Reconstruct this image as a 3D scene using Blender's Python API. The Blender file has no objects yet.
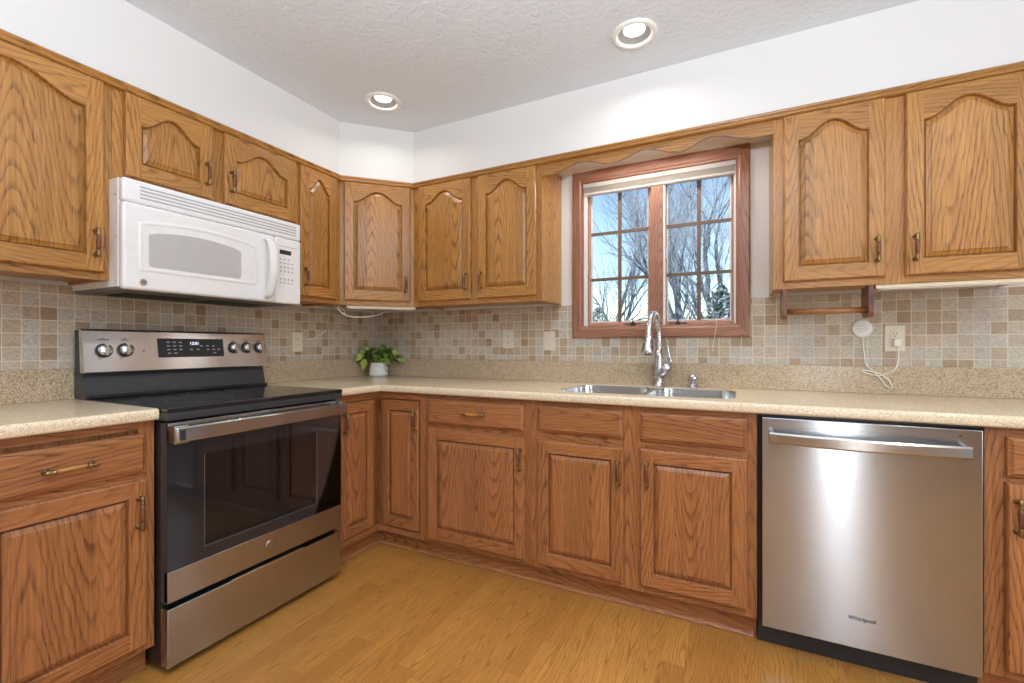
import bpy, bmesh, math, random
from mathutils import Vector, Matrix

S = bpy.context.scene
COL = S.collection
PI = math.pi
random.seed(11)

# ------------------------------------------------------------------ camera
cam_d = bpy.data.cameras.new('camera')
cam = bpy.data.objects.new('camera', cam_d)
COL.objects.link(cam)
cam.location = (2.4075, -2.5541, 1.1277)
cam.rotation_euler = (PI / 2, 0, 0.4614)
cam_d.sensor_width = 36.0
cam_d.lens = 453.88 * 36.0 / 1024.0
cam_d.shift_y = 4.26 / 1024.0
cam_d.clip_start = 0.05
cam_d.clip_end = 500
S.camera = cam

# ------------------------------------------------------------------ world, lights, exposure
S.view_settings.view_transform = 'Standard'
S.view_settings.look = 'None'
S.view_settings.gamma = 1.0
S.view_settings.use_curve_mapping = False
S.view_settings.exposure = 0.0
S.cycles.use_denoising = True
S.cycles.max_bounces = 10
S.cycles.diffuse_bounces = 5
S.cycles.sample_clamp_indirect = 6.0
S.cycles.caustics_reflective = False
S.cycles.caustics_refractive = False

W = bpy.data.worlds.new('world')
S.world = W
W.use_nodes = True
wn = W.node_tree
sky = wn.nodes.new('ShaderNodeTexSky')
sky.sky_type = 'NISHITA'
sky.sun_disc = False
sky.sun_elevation = math.radians(35)
sky.sun_rotation = math.radians(180)
sky.air_density = 1.3
sky.dust_density = 0.3
sky.ozone_density = 3.0
wn.links.new(sky.outputs['Color'], wn.nodes['Background'].inputs['Color'])
wn.nodes['Background'].inputs['Strength'].default_value = 0.21


def light(name, kind, loc, power, color=(1, 1, 1), size=1.0, size_y=None, rot=(0, 0, 0), spread=None):
    d = bpy.data.lights.new(name, kind)
    d.energy = power
    d.color = color
    if kind == 'AREA':
        d.size = size
        d.shape = 'DISK' if size_y is None else 'RECTANGLE'
        if size_y is not None:
            d.size_y = size_y
        if spread:
            d.spread = spread
    o = bpy.data.objects.new(name, d)
    o.location = loc
    o.rotation_euler = rot
    COL.objects.link(o)
    return o


sun = light('winter_sun', 'SUN', (-10, 4, 12), 2.2, (1.0, 0.95, 0.88), rot=(0, 0, 0))
sun.rotation_euler = Vector((1.0, 0.45, -0.62)).to_track_quat('-Z', 'Y').to_euler()
sun.data.angle = 0.01

# daylight through the openings of the room behind the camera
DAY = (0.84, 0.92, 1.0)
light('daylight_patio_door', 'AREA', (3.525, -5.66, 1.12), 23, DAY, 0.26, 1.85, (PI / 2, 0, 0))
light('daylight_side_window', 'AREA', (5.26, -2.6, 1.5), 50, DAY, 1.9, 1.2, (PI / 2, 0, PI / 2))
# ceiling lamps: two in view, the others unseen, added to light the room
LAMPS = [(0.69, -0.665), (2.015, -0.60)]
EXTRA_LAMPS = [(1.45, -2.3), (3.5, -1.35), (2.9, -2.5)]
LAMP_C = (1.0, 0.965, 0.91)
for i, (x, y) in enumerate(LAMPS):
    light('ceiling_lamp_beam', 'AREA', (x, y, 2.4585), 1.4, LAMP_C, 0.085, spread=math.radians(150))
for i, (x, y) in enumerate(EXTRA_LAMPS):
    light('ceiling_lamp_beam', 'AREA', (x, y, 2.437), 4, LAMP_C, 0.14, spread=math.radians(140))
# unseen fill light added under the ceiling behind the camera
light('rear_fill_light', 'AREA', (3.6, -4.2, 2.43), 14, (0.93, 0.97, 1.0), 1.3, 0.7)
# slim lamp tucked up behind the valance over the sink
light('valance_lamp', 'AREA', (2.0, -0.20, 2.128), 4.0, (1.0, 0.98, 0.95), 0.55, 0.05)
# uplight added behind the camera to brighten the ceiling, like a bounced flash
light('ceiling_fill', 'AREA', (2.45, -2.72, 1.50), 104, (0.83, 0.915, 1.0), 0.35, rot=(PI, 0, 0))


# ------------------------------------------------------------------ node helpers
class NT:
    def __init__(s, name):
        s.m = bpy.data.materials.new(name)
        s.m.use_nodes = True
        s.t = s.m.node_tree
        s.b = s.t.nodes['Principled BSDF']

    def n(s, typ, **kw):
        nd = s.t.nodes.new(typ)
        for k, v in kw.items():
            if isinstance(v, bpy.types.NodeSocket):
                s.t.links.new(v, nd.inputs[k])
            elif k in nd.inputs:
                nd.inputs[k].default_value = v
            else:
                setattr(nd, k, v)
        return nd

    def link(s, a, b):
        s.t.links.new(a, b)

    def math(s, op, a, b=0.0, c=0.0):
        nd = s.t.nodes.new('ShaderNodeMath')
        nd.operation = op
        for i, v in enumerate((a, b, c)):
            if isinstance(v, bpy.types.NodeSocket):
                s.t.links.new(v, nd.inputs[i])
            else:
                nd.inputs[i].default_value = v
        return nd.outputs[0]

    def comb(s, x, y, z):
        nd = s.t.nodes.new('ShaderNodeCombineXYZ')
        for i, v in enumerate((x, y, z)):
            if isinstance(v, bpy.types.NodeSocket):
                s.t.links.new(v, nd.inputs[i])
            else:
                nd.inputs[i].default_value = v
        return nd.outputs[0]

    def sep(s, v):
        nd = s.t.nodes.new('ShaderNodeSeparateXYZ')
        s.t.links.new(v, nd.inputs[0])
        return nd.outputs

    def mix(s, f, a, b, blend='MIX'):
        nd = s.t.nodes.new('ShaderNodeMix')
        nd.data_type = 'RGBA'
        nd.blend_type = blend
        for key, v in ((0, f), (6, a), (7, b)):
            if isinstance(v, bpy.types.NodeSocket):
                s.t.links.new(v, nd.inputs[key])
            else:
                nd.inputs[key].default_value = v if key == 0 else (tuple(v) + (1,) if len(v) == 3 else v)
        return nd.outputs[2]

    def noise(s, vec, scale=1.0, detail=2.0, rough=0.5, dist=0.0):
        nd = s.n('ShaderNodeTexNoise', Scale=scale, Detail=detail, Roughness=rough, Distortion=dist)
        if vec is not None:
            s.t.links.new(vec, nd.inputs['Vector'])
        return nd.outputs

    def ramp(s, f, stops):
        nd = s.t.nodes.new('ShaderNodeValToRGB')
        e = nd.color_ramp.elements
        while len(e) < len(stops):
            e.new(0.5)
        for el, (p, c) in zip(e, stops):
            el.position = p
            el.color = tuple(c) + (1,) if len(c) == 3 else c
        s.t.links.new(f, nd.inputs[0])
        return nd.outputs[0]

    def rng(s, v, a, b, c, d):
        nd = s.t.nodes.new('ShaderNodeMapRange')
        s.t.links.new(v, nd.inputs[0])
        for i, q in enumerate((a, b, c, d)):
            nd.inputs[i + 1].default_value = q
        return nd.outputs[0]

    def bump(s, h, strength, dist=0.002):
        nd = s.n('ShaderNodeBump', Strength=strength, Distance=dist)
        s.t.links.new(h, nd.inputs['Height'])
        s.t.links.new(nd.outputs[0], s.b.inputs['Normal'])

    def set(s, **kw):
        for k, v in kw.items():
            k = k.replace('_', ' ')
            if isinstance(v, bpy.types.NodeSocket):
                s.t.links.new(v, s.b.inputs[k])
            else:
                s.b.inputs[k].default_value = (tuple(v) + (1,)) if isinstance(v, tuple) and len(v) == 3 else v
        return s.m


def srgb(r, g, b):
    f = lambda c: (c / 255 / 12.92) if c / 255 <= 0.04045 else ((c / 255 + 0.055) / 1.055) ** 2.4
    return (f(r), f(g), f(b))


def plain(name, col, rough=0.5, metal=0.0, **kw):
    t = NT(name)
    # faint mottling keeps the surface from reading as flat plastic
    co = t.n('ShaderNodeTexCoord').outputs['Object']
    nz = t.noise(co, 35.0, 3.0)[0]
    c2 = tuple(min(1, c * 1.05 + 0.002) for c in col)
    c1 = tuple(c * 0.95 for c in col)
    t.set(Base_Color=t.mix(nz, c1, c2), Roughness=rough, Metallic=metal, **kw)
    return t.m


def oak(name, light_c, mid_c, dark_c, rough=0.36):
    t = NT(name)
    co = t.n('ShaderNodeTexCoord').outputs['Object']
    x, y, z = t.sep(co)[0:3]
    pid = t.n('ShaderNodeAttribute', attribute_name='pid').outputs['Fac']
    gd = t.n('ShaderNodeAttribute', attribute_name='gd').outputs['Fac']
    pc = t.n('ShaderNodeAttribute', attribute_name='pc').outputs['Fac']
    nx, ny, nz_ = t.sep(t.n('ShaderNodeTexCoord').outputs['Normal'])[0:3]
    wx = t.math('GREATER_THAN', t.math('ABSOLUTE', nx), 0.75)
    wz = t.math('GREATER_THAN', t.math('ABSOLUTE', nz_), 0.75)
    xy = t.math('ADD', t.math('MULTIPLY', x, t.math('SUBTRACT', 1.0, wx)), t.math('MULTIPLY', y, wx))
    zy = t.math('ADD', t.math('MULTIPLY', z, t.math('SUBTRACT', 1.0, wz)), t.math('MULTIPLY', y, wz))
    inv = t.math('SUBTRACT', 1.0, gd)
    acr = t.math('ADD', t.math('MULTIPLY', xy, inv), t.math('MULTIPLY', zy, gd))
    lon = t.math('ADD', t.math('MULTIPLY', z, inv), t.math('MULTIPLY', xy, gd))
    a0 = t.math('SUBTRACT', acr, pc)
    # glued boards about 12 cm wide, each with its own figure
    board = t.math('FLOOR', t.math('ADD', t.math('DIVIDE', a0, 0.125), 0.5))
    wnz = t.n('ShaderNodeTexWhiteNoise', noise_dimensions='2D')
    t.link(t.comb(t.math('MULTIPLY', pid, 71.3), board, 0.0), wnz.inputs['Vector'])
    r, g, b = t.sep(wnz.outputs['Color'])[0:3]
    seed = t.math('MULTIPLY', wnz.outputs['Value'], 40.0)
    inb = t.math('SUBTRACT', a0, t.math('MULTIPLY', board, 0.125))
    xx = t.math('ADD', inb, t.math('MULTIPLY', t.math('SUBTRACT', r, 0.5), 0.13))
    warp = t.noise(t.comb(t.math('MULTIPLY', acr, 11.0), t.math('MULTIPLY', lon, 2.4), seed), 1.0, 4.0, 0.6)[0]
    warp2 = t.noise(t.comb(t.math('MULTIPLY', acr, 60.0), t.math('MULTIPLY', lon, 6.0), seed), 1.0, 2.0)[0]
    xw = t.math('ADD', xx, t.math('MULTIPLY', t.math('SUBTRACT', warp, 0.5), 0.05))
    d = t.math('ADD', 0.012, t.math('MULTIPLY', b, 0.035))
    rad = t.math('SQRT', t.math('ADD', t.math('MULTIPLY', xw, xw), t.math('MULTIPLY', d, d)))
    kk = t.math('MULTIPLY', t.math('SUBTRACT', g, 0.5), 16.0)
    kk = t.math('ADD', kk, t.math('MULTIPLY', t.math('SIGN', t.math('SUBTRACT', g, 0.5)), 5.0))
    ring = t.math('ADD', t.math('MULTIPLY', rad, 80.0), t.math('MULTIPLY', lon, kk))
    ring = t.math('ADD', ring, t.math('MULTIPLY', warp2, 0.5))
    fr = t.math('FRACT', ring)
    band = t.ramp(fr, [(0.0, (1, 1, 1)), (0.12, (0.8, 0.8, 0.8)), (0.34, (0.12, 0.12, 0.12)), (0.90, (0.0, 0.0, 0.0)), (1.0, (1, 1, 1))])
    pores = t.noise(t.comb(t.math('MULTIPLY', acr, 330.0), t.math('MULTIPLY', lon, 13.0), seed), 1.0, 2.0, 0.6)[0]
    pores = t.rng(pores, 0.42, 0.68, 0.0, 1.0)
    streak = t.noise(t.comb(t.math('MULTIPLY', acr, 150.0), t.math('MULTIPLY', lon, 3.5), seed), 1.0, 2.0)[0]
    amp = t.rng(t.noise(t.comb(t.math('MULTIPLY', acr, 6.0), t.math('MULTIPLY', lon, 1.5), t.math('ADD', seed, 7.0)), 1.0, 2.0)[0], 0.3, 0.65, 0.35, 1.0)
    dark = t.math('MULTIPLY', t.math('MULTIPLY', band, amp), t.math('ADD', 0.48, t.math('MULTIPLY', pores, 0.45)))
    dark = t.math('ADD', dark, t.math('MULTIPLY', pores, 0.20))
    base = t.mix(t.rng(streak, 0.3, 0.7, 0.0, 1.0), light_c, mid_c)
    col = t.mix(dark, base, dark_c)
    tint = t.rng(wnz.outputs['Value'], 0.0, 1.0, 0.87, 1.12)
    hsv = t.n('ShaderNodeHueSaturation', Saturation=1.0)
    t.link(tint, hsv.inputs['Value'])
    t.link(col, hsv.inputs['Color'])
    t.set(Base_Color=hsv.outputs[0], Roughness=rough)
    t.b.inputs['Coat Weight'].default_value = 0.25
    t.b.inputs['Coat Roughness'].default_value = 0.22
    t.bump(t.math('MULTIPLY', dark, -1.0), 0.18, 0.0006)
    return t.m


M = {}
M['oak'] = oak('honey_oak', srgb(194, 141, 73), srgb(172, 118, 55), srgb(90, 50, 19))
M['oak_low'] = oak('dim_red_oak', srgb(180, 120, 73), srgb(154, 97, 55), srgb(82, 44, 23))  # redder wood, also darkened for the dimmer light below
M['casing'] = oak('casing_oak', srgb(168, 118, 92), srgb(148, 98, 74), srgb(98, 62, 46), 0.4)
M['dark_oak'] = oak('dark_oak', srgb(128, 74, 48), srgb(104, 56, 36), srgb(60, 30, 20), 0.4)


def floor_mat():
    t = NT('oak_floor')
    co = t.n('ShaderNodeTexCoord').outputs['Object']
    x, y, z = t.sep(co)[0:3]
    w = 0.083
    pl = t.math('FLOOR', t.math('DIVIDE', x, w))
    wn1 = t.n('ShaderNodeTexWhiteNoise', noise_dimensions='1D')
    t.link(pl, wn1.inputs['W'])
    off = t.math('MULTIPLY', wn1.outputs['Value'], 3.0)
    yb = t.math('DIVIDE', t.math('ADD', y, off), 1.15)
    seg = t.math('FLOOR', yb)
    wn2 = t.n('ShaderNodeTexWhiteNoise', noise_dimensions='2D')
    t.link(t.comb(pl, seg, 0.0), wn2.inputs['Vector'])
    r, g, b = t.sep(wn2.outputs['Color'])[0:3]
    seed = t.math('MULTIPLY', wn2.outputs['Value'], 50.0)
    inb = t.math('SUBTRACT', x, t.math('MULTIPLY', t.math('ADD', pl, 0.5), w))
    warp = t.noise(t.comb(t.math('MULTIPLY', x, 14.0), t.math('MULTIPLY', y, 3.2), seed), 1.0, 3.0, 0.6)[0]
    xw = t.math('ADD', t.math('ADD', inb, t.math('MULTIPLY', t.math('SUBTRACT', r, 0.5), 0.08)), t.math('MULTIPLY', t.math('SUBTRACT', warp, 0.5), 0.05))
    rad = t.math('SQRT', t.math('ADD', t.math('MULTIPLY', xw, xw), 0.0004))
    ring = t.math('ADD', t.math('MULTIPLY', rad, 150.0), t.math('MULTIPLY', y, t.math('MULTIPLY', t.math('SUBTRACT', g, 0.5), 24.0)))
    fr = t.math('FRACT', ring)
    band = t.ramp(fr, [(0.0, (0.8, 0.8, 0.8)), (0.15, (0.6, 0.6, 0.6)), (0.5, (0.1, 0.1, 0.1)), (0.88, (0, 0, 0)), (1.0, (0.8, 0.8, 0.8))])
    pores = t.noise(t.comb(t.math('MULTIPLY', x, 420.0), t.math('MULTIPLY', y, 16.0), seed), 1.0, 2.0, 0.6)[0]
    pores = t.rng(pores, 0.42, 0.68, 0.0, 1.0)
    dark = t.math('MULTIPLY', band, t.math('ADD', 0.42, t.math('MULTIPLY', pores, 0.5)))
    dark = t.math('ADD', dark, t.math('MULTIPLY', pores, 0.2))
    base = t.mix(wn2.outputs['Value'], srgb(202, 145, 72), srgb(178, 122, 58))
    col = t.mix(dark, base, srgb(118, 72, 26))
    ex = t.math('ABSOLUTE', inb)
    seam = t.rng(ex, w / 2 - 0.0012, w / 2 - 0.0004, 0.0, 1.0)
    fy = t.math('ABSOLUTE', t.math('SUBTRACT', t.math('FRACT', yb), 0.5))
    seam2 = t.rng(fy, 0.4988, 0.4996, 0.0, 1.0)
    sm = t.math('MAXIMUM', seam, seam2)
    col = t.mix(t.math('MULTIPLY', sm, 0.35), col, srgb(100, 60, 24))
    t.set(Base_Color=col, Roughness=0.33)
    t.b.inputs['Coat Weight'].default_value = 0.2
    t.b.inputs['Coat Roughness'].default_value = 0.2
    t.bump(t.math('ADD', t.math('MULTIPLY', dark, -0.3), t.math('MULTIPLY', sm, -1.0)), 0.25, 0.0008)
    return t.m


M['floor'] = floor_mat()


def tile_mat():
    t = NT('stone_mosaic_tile')
    co = t.n('ShaderNodeTexCoord').outputs['Object']
    x, y, z = t.sep(co)[0:3]
    px, pz, gw = 0.0509, 0.0521, 0.0026
    u = t.math('DIVIDE', t.math('SUBTRACT', x, 0.0315), px)
    v = t.math('DIVIDE', t.math('SUBTRACT', z, 1.0182), pz)
    fu, fv = t.math('FLOOR', u), t.math('FLOOR', v)
    wn1 = t.n('ShaderNodeTexWhiteNoise', noise_dimensions='3D')
    oi = t.n('ShaderNodeObjectInfo').outputs['Random']
    t.link(t.comb(fu, fv, oi), wn1.inputs['Vector'])
    r, g, b = t.sep(wn1.outputs['Color'])[0:3]
    eu = t.math('ABSOLUTE', t.math('SUBTRACT', t.math('FRACT', u), 0.5))
    ev = t.math('ABSOLUTE', t.math('SUBTRACT', t.math('FRACT', v), 0.5))
    nz = t.noise(co, 60.0, 4.0, 0.65)[0]
    wob = t.math('MULTIPLY', t.math('SUBTRACT', nz, 0.5), 0.02)
    e = t.math('ADD', t.math('MAXIMUM', eu, ev), wob)
    grout = t.rng(e, 0.5 - gw / px * 0.75, 0.5 - gw / px * 0.45, 0.0, 1.0)
    vein = t.noise(t.comb(t.math('ADD', x, t.math('MULTIPLY', r, 9.0)), t.math('MULTIPLY', g, 7.0), t.math('MULTIPLY', z, 1.4)), 85.0, 5.0, 0.7, 1.2)[0]
    base = t.ramp(wn1.outputs['Value'], [(0.0, srgb(172, 150, 124)), (0.2, srgb(198, 182, 158)), (0.5, srgb(204, 196, 180)), (0.76, srgb(196, 191, 182)), (0.88, srgb(186, 164, 136)), (1.0, srgb(160, 134, 106))])
    col = t.mix(t.rng(vein, 0.42, 0.72, 0.0, 0.75), base, srgb(130, 106, 84))
    col = t.mix(t.rng(vein, 0.20, 0.40, 0.35, 0.0), col, srgb(222, 214, 204))
    col = t.mix(grout, col, srgb(224, 213, 194))
    t.set(Base_Color=col, Roughness=t.rng(grout, 0, 1, 0.42, 0.8))
    t.bump(t.math('ADD', t.math('MULTIPLY', grout, -1.0), t.math('MULTIPLY', vein, 0.15)), 0.5, 0.0015)
    return t.m


M['tile'] = tile_mat()


def counter_mat(name, k):
    t = NT(name)
    co = t.n('ShaderNodeTexCoord').outputs['Object']
    def specks(sc, lo, hi):
        v = t.n('ShaderNodeTexVoronoi', Scale=sc, feature='F1')
        t.link(co, v.inputs['Vector'])
        c = t.sep(v.outputs['Color'])[0]
        return t.rng(c, lo, hi, 0.0, 1.0), t.sep(v.outputs['Color'])[1]
    s1, h1 = specks(420.0 * (k ** 0.7), 0.72, 0.80)
    s2, h2 = specks(640.0 * (k ** 0.7), 0.80, 0.86)
    s3, h3 = specks(330.0, 0.82, 0.9)
    nz = t.noise(co, 90.0, 4.0, 0.7)[0]
    col = t.mix(nz, srgb(244, 228, 199), srgb(232, 214, 181))
    col = t.mix(t.math('MULTIPLY', s1, 0.5 / k), col, srgb(178, 148, 112))
    col = t.mix(t.math('MULTIPLY', s2, 0.5 / k), col, srgb(150, 122, 96))
    col = t.mix(t.math('MULTIPLY', s3, 0.75), col, srgb(240, 232, 214))
    if k < 1:  # below one, shade is multiplied into the slab colour
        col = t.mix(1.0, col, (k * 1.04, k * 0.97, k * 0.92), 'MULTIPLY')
    t.set(Base_Color=col, Roughness=0.22)
    return t.m


M['counter'] = counter_mat('speckled_counter', 1.0)
M['splash_shaded'] = counter_mat('shaded_backsplash', 0.63)  # same slab as the counter, with its shade put into the colour


def wall_mat(name, col, scale, strength, dist):
    t = NT(name)
    co = t.n('ShaderNodeTexCoord').outputs['Object']
    nz = t.noise(co, scale, 4.0, 0.6, 0.6)[0]
    nz2 = t.noise(co, 2.0, 2.0)[0]
    t.set(Base_Color=t.mix(nz2, tuple(c * 0.97 for c in col), col), Roughness=0.75)
    t.bump(nz, strength, dist)
    return t.m


M['wall'] = wall_mat('wall_paint', srgb(230, 230, 229), 120.0, 0.1, 0.001)
M['taupe'] = wall_mat('taupe_wall_paint', srgb(142, 130, 122), 120.0, 0.1, 0.001)
M['ceiling'] = wall_mat('ceiling_texture', srgb(224, 231, 238), 42.0, 0.55, 0.012)


def steel(name, col=(0.475, 0.485, 0.505), rough=0.21, aniso=0.0, axis='Z', grain=(2, 2, 420), rot=0.25):
    t = NT(name)
    co = t.n('ShaderNodeTexCoord').outputs['Object']
    mp = t.n('ShaderNodeMapping')
    t.link(co, mp.inputs['Vector'])
    mp.inputs['Scale'].default_value = grain
    nz = t.noise(mp.outputs[0], 1.0, 3.0, 0.6)[0]
    t.set(Base_Color=t.mix(nz, tuple(c * 0.975 for c in col), tuple(min(1, c * 1.025) for c in col)), Metallic=1.0,
          Roughness=t.rng(nz, 0.3, 0.7, rough * 0.95, rough * 1.05))
    if aniso:
        t.b.inputs['Anisotropic'].default_value = aniso
        t.b.inputs['Anisotropic Rotation'].default_value = rot
        tg = t.n('ShaderNodeTangent', direction_type='RADIAL', axis=axis)
        t.link(tg.outputs[0], t.b.inputs['Tangent'])
    return t.m


M['steel'] = steel('brushed_steel', aniso=0.95)
M['steel_plain'] = steel('satin_steel', (0.66, 0.65, 0.63), 0.24)
M['steel_panel'] = steel('polished_steel', (0.70, 0.70, 0.70), 0.24, aniso=0.92, grain=(2, 2, 420))
M['sink'] = steel('sink_steel', (0.70, 0.70, 0.70), 0.25, grain=(40, 300, 40))
M['chrome'] = steel('brushed_nickel', (0.60, 0.59, 0.61), 0.27, grain=(40, 40, 40))
M['brass'] = steel('antique_brass', (0.30, 0.21, 0.10), 0.34, grain=(60, 60, 60))
M['black'] = plain('black_enamel', (0.012, 0.012, 0.014), 0.32)
M['black_glass'] = plain('black_glass', (0.014, 0.014, 0.016), 0.07)
M['dark_plastic'] = plain('dark_plastic', (0.02, 0.02, 0.022), 0.4)
M['grey_band'] = plain('grey_enamel', (0.035, 0.036, 0.04), 0.35)
M['door_grey'] = plain('charcoal_enamel', (0.05, 0.051, 0.058), 0.4)
M['white'] = plain('white_appliance', srgb(244, 246, 248), 0.09)
M['white_matte'] = plain('white_plastic', srgb(236, 235, 230), 0.4)
M['baffle'] = plain('baffle_paint', srgb(150, 150, 147), 0.6)
M['mw_window'] = plain('microwave_screen', srgb(196, 197, 198), 0.12)
M['mw_line'] = plain('microwave_seam', srgb(178, 179, 180), 0.5)
M['mw_under'] = plain('microwave_underside', srgb(112, 112, 112), 0.5)
M['grey_key'] = plain('grey_print', srgb(176, 178, 182), 0.5)
M['almond'] = plain('almond_plastic', srgb(226, 217, 196), 0.4)
M['beige_plate'] = plain('beige_plate', srgb(214, 205, 190), 0.45)
M['slot'] = plain('dark_slot', (0.02, 0.018, 0.016), 0.6)
M['cream'] = plain('cream_metal', srgb(226, 214, 186), 0.45)
M['shade'] = plain('shade_fabric', srgb(232, 228, 222), 0.8)
_t = M['shade'].node_tree
_tl = _t.nodes.new('ShaderNodeBsdfTranslucent')
_tl.inputs['Color'].default_value = (0.9, 0.88, 0.85, 1)
_mx = _t.nodes.new('ShaderNodeMixShader')
_mx.inputs[0].default_value = 0.5
_t.links.new(_t.nodes['Principled BSDF'].outputs[0], _mx.inputs[1])
_t.links.new(_tl.outputs[0], _mx.inputs[2])
_t.links.new(_mx.outputs[0], _t.nodes['Material Output'].inputs['Surface'])
M['vinyl'] = plain('vinyl_track', srgb(232, 230, 226), 0.5)
M['sash'] = oak('sash_oak', srgb(196, 150, 128), srgb(178, 130, 108), srgb(130, 86, 68), 0.45)
M['muntin'] = plain('muntin_bronze', srgb(108, 88, 70), 0.5)
M['pot'] = plain('pot_ceramic', srgb(238, 236, 232), 0.3)
M['soil'] = plain('potting_soil', (0.03, 0.02, 0.012), 0.9)
M['cord'] = plain('white_cord', srgb(240, 238, 232), 0.45)
M['text'] = plain('badge_print', (0.05, 0.05, 0.055), 0.5)
M['rack'] = plain('rack_wire', (0.75, 0.75, 0.77), 0.35, 1.0)
M['cavity'] = plain('oven_enamel', (0.62, 0.63, 0.66), 0.45)


def glass_mat(name, tint, fac_min, gloss=(1.0, 1.0, 1.0)):
    t = NT(name)
    tr = t.n('ShaderNodeBsdfTransparent')
    tr.inputs['Color'].default_value = tint + (1,)
    gl = t.n('ShaderNodeBsdfGlossy', Roughness=0.02)
    gl.inputs['Color'].default_value = gloss + (1,)
    fr = t.n('ShaderNodeFresnel', IOR=1.45)
    f = t.math('MAXIMUM', fr.outputs[0], fac_min)
    mx = t.n('ShaderNodeMixShader')
    t.link(f, mx.inputs[0])
    t.link(tr.outputs[0], mx.inputs[1])
    t.link(gl.outputs[0], mx.inputs[2])
    t.link(mx.outputs[0], t.t.nodes['Material Output'].inputs['Surface'])
    return t.m


M['pane'] = glass_mat('window_glass', (0.97, 0.985, 0.98), 0.03)
M['oven_glass'] = glass_mat('smoked_glass', (0.90, 0.90, 0.92), 0.03, (0.60, 0.72, 0.92))


def emit(name, col, s):
    t = NT(name)
    t.set(Base_Color=col, Emission_Color=col)
    t.b.inputs['Emission Strength'].default_value = s
    return t.m


M['lamp'] = emit('lamp_glow', (1.0, 0.97, 0.9), 4.0)
M['digits'] = emit('clock_digits', (0.75, 0.85, 1.0), 1.6)


def leaf_mat():
    t = NT('pothos_leaf')
    oc = t.n('ShaderNodeAttribute', attribute_name='pid').outputs['Fac']
    co = t.n('ShaderNodeTexCoord').outputs['Object']
    nz = t.noise(co, 70.0, 3.0)[0]
    c = t.ramp(oc, [(0.0, srgb(34, 66, 24)), (0.5, srgb(70, 112, 42)), (0.78, srgb(122, 156, 62)), (1.0, srgb(178, 190, 92))])
    c = t.mix(t.rng(nz, 0.45, 0.7, 0.0, 0.5), c, srgb(140, 165, 80))
    t.set(Base_Color=c, Roughness=0.35)
    return t.m


M['leaf'] = leaf_mat()


def bark_mat():
    t = NT('frosted_bark')
    co = t.n('ShaderNodeTexCoord').outputs['Object']
    nz = t.noise(co, 5.0, 4.0, 0.7)[0]
    c = t.mix(t.rng(nz, 0.45, 0.62, 0.0, 1.0), srgb(96, 98, 104), srgb(186, 190, 196))
    t.set(Base_Color=c, Roughness=0.9)
    return t.m


M['bark'] = bark_mat()
M['frost'] = plain('frosted_twig', srgb(196, 202, 208), 0.85)
M['snow'] = plain('snow_cover', srgb(236, 240, 246), 0.8)


def frost_leaf():
    t = NT('frosted_leaf')
    pid = t.n('ShaderNodeAttribute', attribute_name='pid').outputs['Fac']
    c = t.ramp(pid, [(0.0, srgb(58, 78, 70)), (0.35, srgb(116, 138, 128)), (0.6, srgb(200, 212, 210)), (1.0, srgb(240, 244, 244))])
    t.set(Base_Color=c, Roughness=0.8)
    return t.m


M['frost_leaf'] = frost_leaf()


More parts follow.
